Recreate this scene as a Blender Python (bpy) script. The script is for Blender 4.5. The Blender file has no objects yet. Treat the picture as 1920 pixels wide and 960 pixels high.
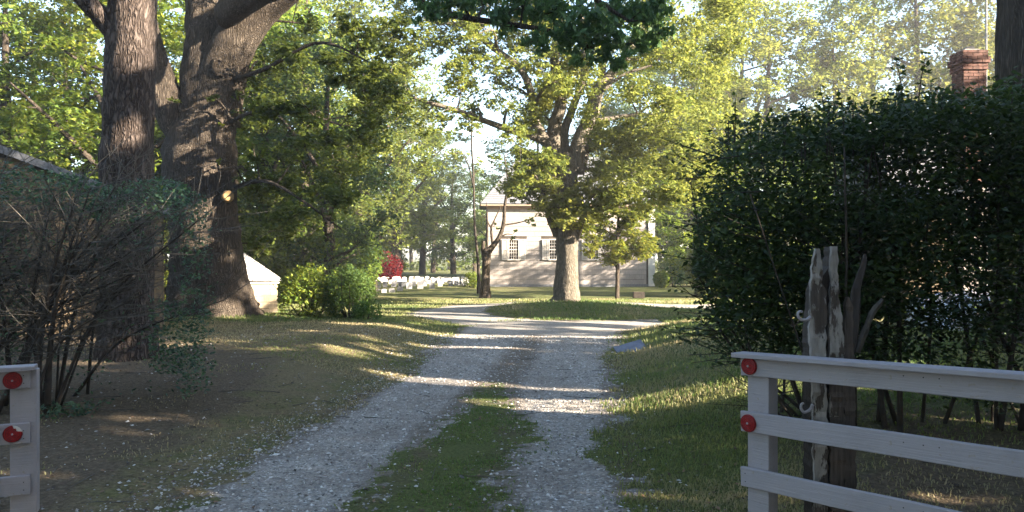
import bpy, math, random
import numpy as np
from mathutils import Vector, Matrix

# ------------------------------------------------------------------ camera, sky, sun, exposure
sc = bpy.context.scene
F = 1450.0          # focal length in pixels of the 1920 px wide photograph
EYE = 1.6
cam_d = bpy.data.cameras.new('camera')
cam = bpy.data.objects.new('camera', cam_d)
sc.collection.objects.link(cam)
cam.location = (0, 0, EYE)
cam.rotation_euler = (math.radians(90), 0, 0)
cam_d.sensor_width = 36
cam_d.lens = 36 * F / 1920
cam_d.clip_start = 0.05
cam_d.clip_end = 3000
sc.camera = cam
SUN_EL = math.radians(19)
SUN_AZ = math.radians(110)      # clockwise from +Y
S = np.array([math.sin(SUN_AZ) * math.cos(SUN_EL), math.cos(SUN_AZ) * math.cos(SUN_EL), math.sin(SUN_EL)])
w = bpy.data.worlds.new('World')
sc.world = w
w.use_nodes = True
nt = w.node_tree
bg = nt.nodes['Background']
sky = nt.nodes.new('ShaderNodeTexSky')
sky.sky_type = 'NISHITA'
sky.sun_disc = False
sky.sun_elevation = SUN_EL
sky.sun_rotation = SUN_AZ
sky.air_density = 1.0
sky.dust_density = 0.8
sky.ozone_density = 1.0
nt.links.new(sky.outputs[0], bg.inputs[0])
bg.inputs[1].default_value = 0.062
sl = bpy.data.lights.new('sun', 'SUN')
sl.energy = 5.0
sl.angle = math.radians(0.5)
sl.color = (1.0, 0.86, 0.68)
so = bpy.data.objects.new('sun', sl)
sc.collection.objects.link(so)
so.rotation_euler = Vector(-S).to_track_quat('-Z', 'Y').to_euler()
sc.view_settings.view_transform = 'Standard'
sc.view_settings.look = 'None'
sc.view_settings.gamma = 1
sc.view_settings.exposure = 3.35
sc.render.engine = 'CYCLES'
sc.cycles.max_bounces = 6
sc.cycles.diffuse_bounces = 3
sc.cycles.transmission_bounces = 4
sc.cycles.transparent_max_bounces = 4

COL = sc.collection
R = math.radians

def W(px, py, d):
    return np.array([(px - 960) / F * d, d, EYE - (py - 480) / F * d])

# ------------------------------------------------------------------ noise and terrain
def vnoise(x, y, seed=0):
    x = np.asarray(x, float); y = np.asarray(y, float)
    xi = np.floor(x).astype(np.int64); yi = np.floor(y).astype(np.int64)
    fx = x - xi; fy = y - yi
    fx = fx * fx * (3 - 2 * fx); fy = fy * fy * (3 - 2 * fy)
    def h(a, b):
        n = (a * 374761393 + b * 668265263 + seed * 974634777) & 0xffffffff
        n = ((n ^ (n >> 13)) * 1274126177) & 0xffffffff
        return ((n ^ (n >> 16)) & 0xffff) / 65535.0
    return (h(xi, yi) * (1 - fx) + h(xi + 1, yi) * fx) * (1 - fy) + (h(xi, yi + 1) * (1 - fx) + h(xi + 1, yi + 1) * fx) * fy

def fbm(x, y, seed=0, o=4):
    s = 0; a = 0.5; f = 1.0
    for i in range(o):
        s = s + a * vnoise(np.asarray(x) * f, np.asarray(y) * f, seed + i * 17); a *= .5; f *= 2.03
    return s / (1 - .5 ** o)

def sstep(a, b, x):
    t = np.clip((x - a) / (b - a), 0, 1)
    return t * t * (3 - 2 * t)

LY = [-20, 4.8, 5.95, 7.7, 10.1, 13.6, 16.0, 19]
LX = [-2.3, -2.15, -2.05, -1.75, -1.5, -1.31, -1.15, -1.0]
RY = [-20, 4.8, 6.3, 7.7, 8.9, 11, 13.6, 16.6, 18.6]
RX = [0.9, .8, .8, .98, 1.15, 1.35, 1.85, 2.35, 3.4]
def xl(y): return np.interp(y, LY, LX)
def xr(y): return np.interp(y, RY, RX)

def terrain(x, y):
    x = np.asarray(x, float); y = np.asarray(y, float)
    al = np.interp(y, [4, 8, 12, 18, 22], [0.0, .05, .22, .12, 0])
    ar = np.interp(y, [2, 5, 8, 13, 18, 22], [0.0, .12, .30, .34, .16, 0])
    z = al * sstep(0, 1.7, xl(y) - x) + ar * sstep(0, 1.7, x - xr(y))
    z = z + .22 * np.exp(-(((x - 1.7) / 2.2) ** 2 + ((y - 23.2) / 2.6) ** 2))
    z = z + .12 * np.exp(-(((x + 6.8) / 1.6) ** 2 + ((y - 18.5) / 1.6) ** 2))
    z = z + .3 * sstep(33.5, 41, y) * sstep(-.8, -2.6, x) * (1 - sstep(50, 70, y))
    k = 1 - sstep(25, 60, y)
    z = z + .05 * (fbm(x * .7, y * .7, 3) - .5) * k + .016 * (fbm(x * 4, y * 4, 9, 3) - .5) * k
    return z

def gravel_s(x, y):
    """signed inside distance to gravel (m, positive inside)"""
    d1 = np.minimum(x - xl(y), xr(y) - x)
    d1 = np.minimum(d1, 18.9 - y)
    cx, cy = 2.0, 21.7
    e_out = 1 - np.sqrt(((x - cx) / 4.9) ** 2 + ((y - cy) / 5.0) ** 2)
    e_in = np.sqrt(((x - cx) / 2.7) ** 2 + ((y - cy - .2) / 3.0) ** 2) - 1
    ring = np.minimum(e_out * 4.9, e_in * 2.7)
    ring = np.where((x > 3.6) & (y < 23.4), -1.0, ring)
    strip = np.minimum(np.minimum(y - 24.2, 25.6 - y), x - 2.5)
    side = np.minimum(np.minimum(y - 15.5, 16.3 - y), x - 3.8)
    s = np.maximum(np.maximum(d1, ring), np.maximum(strip, side))
    # grass strip in the middle of the near drive
    cl = np.interp(y, [4.8, 5.95, 7.25, 8.3, 9.4, 9.9], [-1.02, -.86, -.8, -.55, -.35, -.2])
    cr = np.interp(y, [4.8, 5.95, 7.25, 8.3, 9.4, 9.9], [-.06, -.02, .10, -.04, -.15, -.2])
    m = np.minimum(x - cl, cr - x)
    m = np.where(y > 9.9, -1, m)
    return np.minimum(s, np.where(m > -.6, -m, 9))

def gravel_mask(x, y):
    n = (fbm(x * 1.3, y * 1.3, 21) - .5) * .55 + (fbm(x * 7, y * 7, 31, 3) - .5) * .38
    return sstep(-.2, .2, gravel_s(x, y) + n + (fbm(x * 17, y * 17, 37, 2) - .5) * .3)

# ------------------------------------------------------------------ mesh helpers
def np_mesh(name, V, Fq, tint=None, attrs=None, smooth=False):
    """V (n,3); Fq list of arrays of faces (k,3) or (k,4)"""
    if not isinstance(Fq, (list, tuple)): Fq = [Fq]
    me = bpy.data.meshes.new(name)
    Fq = [np.asarray(f, np.int32) for f in Fq if len(f)]
    nl = sum(f.size for f in Fq); npoly = sum(len(f) for f in Fq)
    me.vertices.add(len(V)); me.vertices.foreach_set('co', np.asarray(V, np.float32).ravel())
    me.loops.add(nl); me.loops.foreach_set('vertex_index', np.concatenate([f.ravel() for f in Fq]))
    me.polygons.add(npoly)
    tot = np.concatenate([np.full(len(f), f.shape[1], np.int32) for f in Fq])
    st = np.concatenate([[0], np.cumsum(tot)[:-1]]).astype(np.int32)
    me.polygons.foreach_set('loop_start', st); me.polygons.foreach_set('loop_total', tot)
    me.polygons.foreach_set('use_smooth', np.full(npoly, bool(smooth)))
    if tint is not None:
        a = me.attributes.new('tint', 'FLOAT', 'POINT'); a.data.foreach_set('value', np.asarray(tint, np.float32))
    for k, v in (attrs or {}).items():
        a = me.attributes.new(k, 'FLOAT', 'POINT'); a.data.foreach_set('value', np.asarray(v, np.float32))
    me.update(calc_edges=True)
    return me

def link(name, me, mat=None, parent=None, loc=None, **props):
    o = bpy.data.objects.new(name, me)
    COL.objects.link(o)
    if mat is not None and me is not None and not me.materials: me.materials.append(mat)
    if parent is not None: o.parent = parent
    if loc is not None: o.location = loc
    for k, v in props.items(): o[k] = v
    return o

def thing(name, loc, label, category, group=None, rz=0.0):
    o = bpy.data.objects.new(name, None)
    COL.objects.link(o)
    o.location = loc; o.rotation_euler = (0, 0, rz)
    o.empty_display_size = .2
    o['label'] = label; o['category'] = category
    if group: o['group'] = group
    return o

class MB:
    """collects polygons for one mesh"""
    def __init__(s): s.V = []; s.Q = []; s.T = []; s.n = 0
    def add(s, V, Q=(), T=()):
        V = np.asarray(V, float)
        if len(Q): s.Q.append(np.asarray(Q) + s.n)
        if len(T): s.T.append(np.asarray(T) + s.n)
        s.V.append(V); s.n += len(V)
    def box(s, c, size, rot=None, taper=0):
        x, y, z = np.array(size) / 2
        v = np.array([[-x, -y, -z], [x, -y, -z], [x, y, -z], [-x, y, -z], [-x, -y, z], [x, -y, z], [x, y, z], [-x, y, z]], float)
        if taper: v[4:, :2] *= 1 - taper
        if rot is not None: v = v @ np.array(Matrix(rot)).T if not isinstance(rot, np.ndarray) else v @ rot.T
        s.add(v + np.array(c), [[0, 3, 2, 1], [4, 5, 6, 7], [0, 1, 5, 4], [1, 2, 6, 5], [2, 3, 7, 6], [3, 0, 4, 7]])
    def tube(s, pts, rad, k=6, jit=0.0, rng=None, cap=True):
        pts = np.asarray(pts, float); rad = np.asarray(rad, float); n = len(pts)
        t = np.gradient(pts, axis=0); t /= np.linalg.norm(t, axis=1)[:, None] + 1e-9
        ref = np.array([0.31, 0.95, 0.05]) if abs(t[:, 1]).mean() < .8 else np.array([1, .1, 0.])
        a = np.cross(t, ref); a /= np.linalg.norm(a, axis=1)[:, None] + 1e-9
        b = np.cross(t, a)
        th = np.linspace(0, 2 * np.pi, k, endpoint=False)
        rr = rad[:, None] * np.ones((n, k))
        if jit and rng is not None: rr = rr * (1 + jit * rng.standard_normal((n, k)) * .5 + jit * .9 * np.sin(th * 3 + rng.random() * 6)[None])
        V = pts[:, None] + rr[..., None] * (np.cos(th)[None, :, None] * a[:, None] + np.sin(th)[None, :, None] * b[:, None])
        i = np.arange(n - 1)[:, None]; j = np.arange(k)[None]
        Q = np.stack([i * k + j, i * k + (j + 1) % k, (i + 1) * k + (j + 1) % k, (i + 1) * k + j], -1).reshape(-1, 4)
        V = V.reshape(-1, 3); T = []
        if cap:
            V = np.vstack([V, pts[0], pts[-1]])
            T = [[(q + 1) % k, q, n * k] for q in range(k)] + [[(n - 1) * k + q, (n - 1) * k + (q + 1) % k, n * k + 1] for q in range(k)]
        s.add(V, Q, T)
    def mesh(s, name, smooth=False, tint=None, origin=None):
        V = np.vstack(s.V)
        if origin is not None: V = V - np.asarray(origin)
        fs = []
        if s.Q: fs.append(np.vstack(s.Q))
        if s.T: fs.append(np.vstack(s.T))
        return np_mesh(name, V, fs, smooth=smooth, tint=tint)

def spline(ctrl, n):
    """Catmull-Rom through control rows"""
    P = np.asarray(ctrl, float)
    if len(P) < 3:
        t = np.linspace(0, 1, n)[:, None]; return P[0] * (1 - t) + P[-1] * t
    Q = np.vstack([2 * P[0] - P[1], P, 2 * P[-1] - P[-2]])
    u = np.linspace(0, len(P) - 1 - 1e-6, n); i = u.astype(int); f = (u - i)[:, None]
    a, b, c, d = Q[i], Q[i + 1], Q[i + 2], Q[i + 3]
    return .5 * (2 * b + (c - a) * f + (2 * a - 5 * b + 4 * c - d) * f ** 2 + (3 * b - a - 3 * c + d) * f ** 3)

# ------------------------------------------------------------------ gaps in foliage that let the low sun through
_u = np.array([-S[1], S[0], 0]); _u /= np.linalg.norm(_u)
_v = np.cross(S, _u)
def uv(P): P = np.asarray(P); return np.stack([P @ _u, P @ _v], -1)
GAPS = []
def gap(a, b, r, soft=.25): GAPS.append((np.asarray(a, float), np.asarray(b, float), r, soft))
def cull(P, rng, leaf=0.0):
    P = np.asarray(P)
    keep = np.ones(len(P), bool)
    p2 = uv(P)
    for a, b, r, soft in GAPS:
        A, B = uv(a), uv(b)
        ab = B - A; L = (ab @ ab) + 1e-9
        t = np.clip(((p2 - A) @ ab) / L, 0, 1)
        d = np.linalg.norm(p2 - (A + t[:, None] * ab), axis=1)
        ahead = ((P - (a + t[:, None] * (b - a))) @ S) > .45
        lim = .32 * leaf + r * (1 + soft * (rng.random(len(P)) - .5))
        keep &= ~((d < lim) & ahead)
    return keep

# ------------------------------------------------------------------ leaves
def leaf_mesh(name, C, size, rng, up=.5, aspect=.5, fold=.25, sv=.35, droop=0.0, tint=None, origin=None):
    n = len(C)
    nrm = rng.standard_normal((n, 3)); nrm /= np.linalg.norm(nrm, axis=1)[:, None]
    nrm[:, 2] = np.abs(nrm[:, 2]); nrm[:, 2] += up; nrm /= np.linalg.norm(nrm, axis=1)[:, None]
    d = rng.standard_normal((n, 3)); d[:, 2] -= droop
    d -= (d * nrm).sum(1)[:, None] * nrm; d /= np.linalg.norm(d, axis=1)[:, None] + 1e-9
    s = np.cross(nrm, d)
    L = size * (1 + sv * (rng.random(n) * 2 - 1)); L = L[:, None]
    b = C - d * L * .5; t = C + d * L * .5
    m = C - d * L * .06 + nrm * L * fold * aspect
    l = m + s * L * aspect * .5 - nrm * L * fold * aspect * 1.0; r = m - s * L * aspect * .5 - nrm * L * fold * aspect * 1.0
    V = np.stack([b, l, t, r], 1).reshape(-1, 3)
    i = np.arange(n)[:, None] * 4
    T = np.concatenate([i + [0, 2, 1], i + [0, 3, 2]])
    if tint is None: tint = rng.random(n)
    if origin is not None: V = V - np.asarray(origin)
    return np_mesh(name, V, [T], tint=np.repeat(tint, 4))

def clump_points(c, r, n, rng, spray=14, ss=.16):
    """leaf positions gathered in small sprays inside an ellipsoid"""
    c = np.asarray(c, float); r = np.asarray(r, float) * np.ones(3)
    k = max(1, n // spray)
    d = rng.standard_normal((k, 3)); d /= np.linalg.norm(d, axis=1)[:, None]
    rad = rng.random(k) ** .45
    q = c + d * rad[:, None] * r
    P = np.repeat(q, spray, 0) + rng.standard_normal((k * spray, 3)) * ss * r.mean() * np.array([1, 1, .55])
    return P, q

def foliage_tree(root, limbs, clumps, bark, leafm, rng, leaf=.12, sides=10, tops=None, culled=True, trunk_name='trunk',
                 spray=14, ss=.16, twig=True, up=.5, droop=0.0, aspect=.5, trunk_smooth=True, sprr=.03):
    """limbs: list of (ctrl rows x,y,z,r [, sides]); clumps: (centre, radius, n, shade)"""
    o = np.array(root.location)
    mb = MB(); nodes = []
    for L in limbs:
        c = np.asarray(L[0] if isinstance(L, tuple) else L, float)
        k = L[1] if isinstance(L, tuple) else sides
        n = max(5, len(c) * 5)
        q = spline(c, n)
        mb.tube(q[:, :3] - o, np.maximum(q[:, 3], .008), k, jit=.07, rng=rng)
        nodes.append(q)
    N = np.vstack(nodes)
    P = []; Tn = []
    for cl in clumps:
        c, r, n = cl[:3]; sh = cl[3] if len(cl) > 3 else .5
        c = np.asarray(c, float); r = np.asarray(r, float) * np.ones(3)
        p, q = clump_points(c, r, n, rng, spray, ss)
        P.append(p); Tn.append(np.clip(sh + .22 * rng.standard_normal(len(p)), 0, 1))
        if twig:
            dd = np.linalg.norm(N[:, :3] - c, axis=1) + .35 * np.maximum(0, N[:, 2] - c[2] + .5) * 2
            j = int(np.argmin(dd)); a = N[j]
            L = np.linalg.norm(a[:3] - c)
            if L > .15:
                r0 = min(a[3] * .6, .02 + sprr * L)
                mid = (a[:3] + c) / 2 + np.array([0, 0, .12 * L]) + rng.standard_normal(3) * .08 * L
                qq = spline([np.r_[a[:3], r0], np.r_[mid, r0 * .65], np.r_[c, r0 * .3]], 7)
                mb.tube(qq[:, :3] - o, qq[:, 3], 5, cap=False)
                N = np.vstack([N, qq[3:5]])
            for _ in range(3):
                t = q[rng.integers(len(q))]
                m2 = (c + t) / 2 + rng.standard_normal(3) * .1 * r.mean()
                mb.tube(np.array([c, m2, t]) - o, [.012, .008, .004], 3, cap=False)
    tm = mb.mesh(trunk_name, smooth=trunk_smooth)
    link(trunk_name, tm, bark, root)
    if P:
        P = np.vstack(P); Tn = np.concatenate(Tn)
        if culled:
            k = cull(P, rng, leaf); P = P[k]; Tn = Tn[k]
        link('crown', leaf_mesh('crown', P - o, leaf, rng, up=up, droop=droop, aspect=aspect, tint=Tn), leafm, root)

# ------------------------------------------------------------------ materials
def new_mat(name):
    m = bpy.data.materials.new(name); m.use_nodes = True
    n = m.node_tree.nodes; l = m.node_tree.links
    return m, n, l, n['Principled BSDF'], n['Material Output']

def ramp(n, l, src, stops):
    r = n.new('ShaderNodeValToRGB')
    e = r.color_ramp.elements
    while len(e) > 1: e.remove(e[-1])
    e[0].position = stops[0][0]; e[0].color = (*stops[0][1], 1)
    for p, c in stops[1:]:
        x = e.new(p); x.color = (*c, 1)
    l.new(src, r.inputs[0]); return r.outputs[0]

def coords(n, l, scale=(1, 1, 1), kind='Object'):
    t = n.new('ShaderNodeTexCoord'); m = n.new('ShaderNodeMapping')
    m.inputs['Scale'].default_value = scale
    l.new(t.outputs[kind], m.inputs[0]); return m.outputs[0]

def noise(n, l, vec, scale, detail=6, rough=.6, dist=0.0):
    x = n.new('ShaderNodeTexNoise'); x.inputs['Scale'].default_value = scale
    x.inputs['Detail'].default_value = detail; x.inputs['Roughness'].default_value = rough; x.inputs['Distortion'].default_value = dist
    l.new(vec, x.inputs['Vector']); return x.outputs['Fac']

def mixc(n, l, f, a, b, mode='MIX'):
    x = n.new('ShaderNodeMix'); x.data_type = 'RGBA'; x.blend_type = mode
    if isinstance(f, float): x.inputs[0].default_value = f
    else: l.new(f, x.inputs[0])
    for s, i in ((a, 6), (b, 7)):
        if isinstance(s, tuple): x.inputs[i].default_value = (*s, 1)
        else: l.new(s, x.inputs[i])
    return x.outputs[2]

def math_n(n, l, op, a, b=None, c=None):
    x = n.new('ShaderNodeMath'); x.operation = op
    for i, s in enumerate((a, b, c)):
        if s is None: continue
        if isinstance(s, (int, float)): x.inputs[i].default_value = s
        else: l.new(s, x.inputs[i])
    return x.outputs[0]

def bump(n, l, bs, h, strength=.5, dist=.02):
    b = n.new('ShaderNodeBump'); b.inputs['Strength'].default_value = strength; b.inputs['Distance'].default_value = dist
    l.new(h, b.inputs['Height']); l.new(b.outputs[0], bs.inputs['Normal'])

def attr(n, name):
    a = n.new('ShaderNodeAttribute'); a.attribute_name = name; return a.outputs['Fac']

def leaf_mat(name, c0, c1, c2, trans=.42, gloss=.35, rough=.45):
    m, n, l, bs, out = new_mat(name)
    col = ramp(n, l, attr(n, 'tint'), [(0, c0), (.5, c1), (1, c2)])
    oi = n.new('ShaderNodeObjectInfo')
    hs = n.new('ShaderNodeHueSaturation'); l.new(col, hs.inputs['Color'])
    l.new(math_n(n, l, 'MULTIPLY_ADD', oi.outputs['Random'], .5, .78), hs.inputs['Value'])
    l.new(math_n(n, l, 'MULTIPLY_ADD', oi.outputs['Random'], .03, .485), hs.inputs['Hue'])
    l.new(hs.outputs[0], bs.inputs['Base Color'])
    bs.inputs['Roughness'].default_value = rough
    bs.inputs['Specular IOR Level'].default_value = gloss
    tr = n.new('ShaderNodeBsdfTranslucent')
    hs2 = n.new('ShaderNodeHueSaturation'); l.new(hs.outputs[0], hs2.inputs['Color'])
    hs2.inputs['Value'].default_value = 1.9; hs2.inputs['Saturation'].default_value = 1.05; hs2.inputs['Hue'].default_value = .48
    l.new(hs2.outputs[0], tr.inputs[0])
    mx = n.new('ShaderNodeMixShader'); mx.inputs[0].default_value = trans
    l.new(bs.outputs[0], mx.inputs[1]); l.new(tr.outputs[0], mx.inputs[2]); l.new(mx.outputs[0], out.inputs[0])
    return m

def bark_mat(name, dark, mid, light, sc_=9, zs=.18, depth=.03, plates=False):
    m, n, l, bs, out = new_mat(name)
    v = coords(n, l, (1, 1, zs))
    a = noise(n, l, v, sc_, 8, .62, .6)
    x = n.new('ShaderNodeTexVoronoi'); x.feature = 'DISTANCE_TO_EDGE'; x.inputs['Scale'].default_value = sc_ * (1.0 if plates else 1.5)
    wv = n.new('ShaderNodeVectorMath'); wv.operation = 'MULTIPLY_ADD'
    nz = n.new('ShaderNodeTexNoise'); nz.inputs['Scale'].default_value = sc_ * 1.2; l.new(v, nz.inputs['Vector'])
    l.new(nz.outputs['Color'], wv.inputs[0]); wv.inputs[1].default_value = (.16, .16, .16); l.new(v, wv.inputs[2])
    l.new(wv.outputs[0], x.inputs['Vector'])
    vv = math_n(n, l, 'MULTIPLY', x.outputs['Distance'], 3.2 if plates else 2.4)
    vv = math_n(n, l, 'MINIMUM', vv, 1.0)
    h = math_n(n, l, 'MULTIPLY_ADD', vv, .6, math_n(n, l, 'MULTIPLY', a, .5))
    c = ramp(n, l, h, [(.18, dark), (.5, mid), (.85, light)])
    big = noise(n, l, coords(n, l), 1.1, 3)
    c = mixc(n, l, math_n(n, l, 'MULTIPLY', big, .55), c, tuple(x_ * .8 for x_ in mid))
    l.new(c, bs.inputs['Base Color']); bs.inputs['Roughness'].default_value = .95; bs.inputs['Specular IOR Level'].default_value = .15
    bump(n, l, bs, h, 1.0, depth)
    return m

def plain_mat(name, col, rough=.6, var=.12, sc_=6, zs=1, bmp=0.0, spec=.3, objvar=0.0):
    m, n, l, bs, out = new_mat(name)
    a = noise(n, l, coords(n, l, (1, 1, zs)), sc_, 6)
    lo = tuple(max(0, c * (1 - var * 2)) for c in col); hi = tuple(c * (1 + var) for c in col)
    c = ramp(n, l, a, [(.3, lo), (.7, hi)])
    if objvar:
        oi = n.new('ShaderNodeObjectInfo'); hs = n.new('ShaderNodeHueSaturation')
        l.new(math_n(n, l, 'MULTIPLY_ADD', oi.outputs['Random'], objvar * 2, 1 - objvar), hs.inputs['Value'])
        l.new(c, hs.inputs['Color']); c = hs.outputs[0]
    l.new(c, bs.inputs['Base Color']); bs.inputs['Roughness'].default_value = rough; bs.inputs['Specular IOR Level'].default_value = spec
    if bmp: bump(n, l, bs, a, .6, bmp)
    return m

M = {}
M['oakleaf'] = leaf_mat('oak_leaf', (.045, .07, .015), (.08, .12, .024), (.15, .185, .038), .45)
M['paleleaf'] = leaf_mat('pale_leaf', (.07, .10, .022), (.12, .15, .034), (.20, .215, .055), .42)
M['mapleleaf'] = leaf_mat('maple_leaf', (.05, .085, .014), (.095, .135, .022), (.18, .19, .032), .45)
M['darkleaf'] = leaf_mat('dark_leaf', (.025, .048, .018), (.045, .08, .028), (.085, .125, .035), .35, .35, .42)
M['thicketleaf'] = leaf_mat('thicket_leaf', (.02, .045, .028), (.04, .078, .042), (.07, .12, .05), .33, .35, .42)
M['privetleaf'] = leaf_mat('privet_leaf', (.035, .065, .025), (.06, .11, .04), (.10, .16, .05), .35, .35, .42)
M['hedgeleaf'] = leaf_mat('hedge_leaf', (.02, .042, .014), (.038, .075, .022), (.08, .13, .03), .36, .32, .45)
M['shrubleaf'] = leaf_mat('shrub_leaf', (.04, .08, .015), (.08, .13, .02), (.17, .19, .03), .4)
M['redleaf'] = leaf_mat('red_leaf', (.05, .008, .005), (.12, .016, .008), (.24, .04, .014), .4)
M['needle'] = leaf_mat('pine_needle', (.02, .04, .015), (.035, .06, .02), (.05, .08, .025), .2)
M['oakbark'] = bark_mat('oak_bark', (.018, .014, .011), (.075, .06, .047), (.15, .125, .10), 15, .10, .05)
M['pinebark'] = bark_mat('pine_bark', (.012, .009, .008), (.065, .050, .042), (.125, .10, .088), 13, .28, .05, True)
M['greybark'] = bark_mat('grey_bark', (.05, .042, .032), (.16, .14, .11), (.27, .235, .19), 16, .12, .04)
M['twig'] = plain_mat('twig_bark', (.085, .065, .05), .9, .25, 12)
M['deadtwig'] = plain_mat('dead_twig', (.095, .085, .072), .9, .25, 12)
M['stem'] = plain_mat('stem_bark', (.05, .04, .032), .9, .25, 12)

def ground_mat():
    m, n, l, bs, out = new_mat('ground')
    v = coords(n, l)
    g = attr(n, 'gravel'); dirt = attr(n, 'dirt'); dry = attr(n, 'dry')
    # gravel
    x = n.new('ShaderNodeTexVoronoi'); x.inputs['Scale'].default_value = 46; l.new(v, x.inputs['Vector'])
    sep = n.new('ShaderNodeSeparateColor'); l.new(x.outputs['Color'], sep.inputs[0])
    gc = ramp(n, l, sep.outputs[0], [(.0, (.12, .105, .09)), (.25, (.25, .225, .19)), (.6, (.36, .325, .28)), (.9, (.48, .445, .39)), (1, (.75, .73, .70))])
    x2 = n.new('ShaderNodeTexVoronoi'); x2.inputs['Scale'].default_value = 120; l.new(v, x2.inputs['Vector'])
    sep2 = n.new('ShaderNodeSeparateColor'); l.new(x2.outputs['Color'], sep2.inputs[0])
    gf = ramp(n, l, sep2.outputs[0], [(0, (.14, .125, .115)), (.5, (.27, .255, .24)), (1, (.42, .40, .38))])
    gc = mixc(n, l, .5, gc, gf)
    pn = noise(n, l, v, 1.4, 6)
    gc = mixc(n, l, ramp(n, l, pn, [(.42, (0, 0, 0)), (.7, (.6, .6, .6))]), gc, (.17, .14, .115))
    so_ = math_n(n, l, 'MULTIPLY', attr(n, 'soil'), noise(n, l, v, 9, 6, .7))
    gc = mixc(n, l, ramp(n, l, so_, [(.2, (0, 0, 0)), (.42, (.8, .8, .8))]), gc, (.12, .095, .07))
    # grass soil
    n1 = noise(n, l, v, 28, 8, .75); n2 = noise(n, l, v, 2.2, 5)
    gr = ramp(n, l, n1, [(.3, (.035, .040, .014)), (.5, (.08, .095, .026)), (.72, (.15, .155, .05))])
    dr = ramp(n, l, n1, [(.3, (.06, .044, .025)), (.5, (.15, .118, .062)), (.75, (.26, .215, .12))])
    di = ramp(n, l, n1, [(.3, (.036, .026, .016)), (.5, (.10, .075, .048)), (.72, (.19, .148, .10))])
    fdry = math_n(n, l, 'ADD', dry, math_n(n, l, 'MULTIPLY_ADD', n2, 1.2, -.6))
    c = mixc(n, l, ramp(n, l, fdry, [(.3, (0, 0, 0)), (.75, (1, 1, 1))]), gr, dr)
    fdi = math_n(n, l, 'ADD', dirt, math_n(n, l, 'MULTIPLY_ADD', n2, .9, -.45))
    c = mixc(n, l, ramp(n, l, fdi, [(.35, (0, 0, 0)), (.7, (1, 1, 1))]), c, di)
    edge = math_n(n, l, 'ADD', g, math_n(n, l, 'MULTIPLY_ADD', noise(n, l, v, 19, 5, .7), 1.2, -.6))
    fg = ramp(n, l, edge, [(.42, (0, 0, 0)), (.58, (1, 1, 1))])
    c = mixc(n, l, fg, c, gc)
    l.new(c, bs.inputs['Base Color']); bs.inputs['Roughness'].default_value = .95; bs.inputs['Specular IOR Level'].default_value = .2
    hh = math_n(n, l, 'MULTIPLY_ADD', x.outputs['Distance'], -.8, math_n(n, l, 'MULTIPLY', n1, 1.0))
    bump(n, l, bs, hh, .9, .02)
    return m
M['ground'] = ground_mat()

def paint_mat(name, col, dirt=(.25, .21, .18)):
    m, n, l, bs, out = new_mat(name)
    v = coords(n, l); a = noise(n, l, v, 3.5, 8, .7); g = noise(n, l, coords(n, l, (2, 60, 60)), 2.0, 4)
    c = ramp(n, l, a, [(.25, tuple(x * .78 for x in col)), (.5, col), (.8, tuple(min(1, x * 1.06) for x in col))])
    sp = noise(n, l, v, 40, 3)
    c = mixc(n, l, ramp(n, l, sp, [(.62, (0, 0, 0)), (.72, (.75, .75, .75))]), c, dirt)
    l.new(c, bs.inputs['Base Color']); bs.inputs['Roughness'].default_value = .55; bs.inputs['Specular IOR Level'].default_value = .35
    bump(n, l, bs, math_n(n, l, 'ADD', g, a), .6, .006)
    return m
M['gatepaint'] = paint_mat('gate_paint', (.295, .275, .295))
M['whitepaint'] = paint_mat('white_paint', (.62, .60, .57))
M['trimpaint'] = paint_mat('shutter_paint', (.44, .41, .38))

def shingle_mat(name, col, var=.16):
    m, n, l, bs, out = new_mat(name)
    oi = n.new('ShaderNodeObjectInfo')
    tc = n.new('ShaderNodeTexCoord'); mp = n.new('ShaderNodeMapping'); l.new(tc.outputs['Object'], mp.inputs[0])
    cmb = n.new('ShaderNodeCombineXYZ')
    l.new(math_n(n, l, 'MULTIPLY', oi.outputs['Random'], 50), cmb.inputs[0]); l.new(cmb.outputs[0], mp.inputs['Location'])
    mp.inputs['Scale'].default_value = (1, 1, .12)
    a = noise(n, l, mp.outputs[0], 34, 6, .7)
    c = ramp(n, l, a, [(.3, tuple(x * .72 for x in col)), (.6, col), (.8, tuple(min(1, x * 1.15) for x in col))])
    hs = n.new('ShaderNodeHueSaturation'); l.new(c, hs.inputs['Color'])
    l.new(math_n(n, l, 'MULTIPLY_ADD', oi.outputs['Random'], var * 2, 1 - var), hs.inputs['Value'])
    l.new(hs.outputs[0], bs.inputs['Base Color']); bs.inputs['Roughness'].default_value = .85; bs.inputs['Specular IOR Level'].default_value = .2
    bump(n, l, bs, a, .5, .006)
    return m
M['shingle_house'] = shingle_mat('pale_shingle', (.30, .265, .245), .11)
M['gapdark'] = plain_mat('dark_backing', (.05, .04, .032), .9)
M['shingle_tan'] = shingle_mat('tan_shingle', (.15, .112, .072), .14)  # darker copy: shade on the cottage wall is put into the colour
M['shingle_pump'] = shingle_mat('sunlit_tan_shingle', (.40, .32, .22), .08)  # paler copy: sunlight on the pump house is put into the colour
M['roof_grey'] = plain_mat('grey_roof', (.16, .165, .18), .85, .2, 20, 1, .01)
M['roof_pale'] = plain_mat('pale_roof', (.42, .40, .38), .8, .12, 20, 1, .01)
M['trim'] = plain_mat('old_trim', (.30, .2, .14), .7, .12)
M['glass'] = plain_mat('window_glass', (.03, .025, .02), .08, .1, 2, 1, 0, .8)
M['brick'] = plain_mat('brick', (.15, .075, .058), .85, .38, 9, 1, .004)
M['mortar'] = plain_mat('mortar', (.36, .32, .29), .95, .1, 30)
M['stone_light'] = plain_mat('pale_headstone', (.46, .44, .41), .8, .12, 14, 1, .004, .2, .12)
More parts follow.
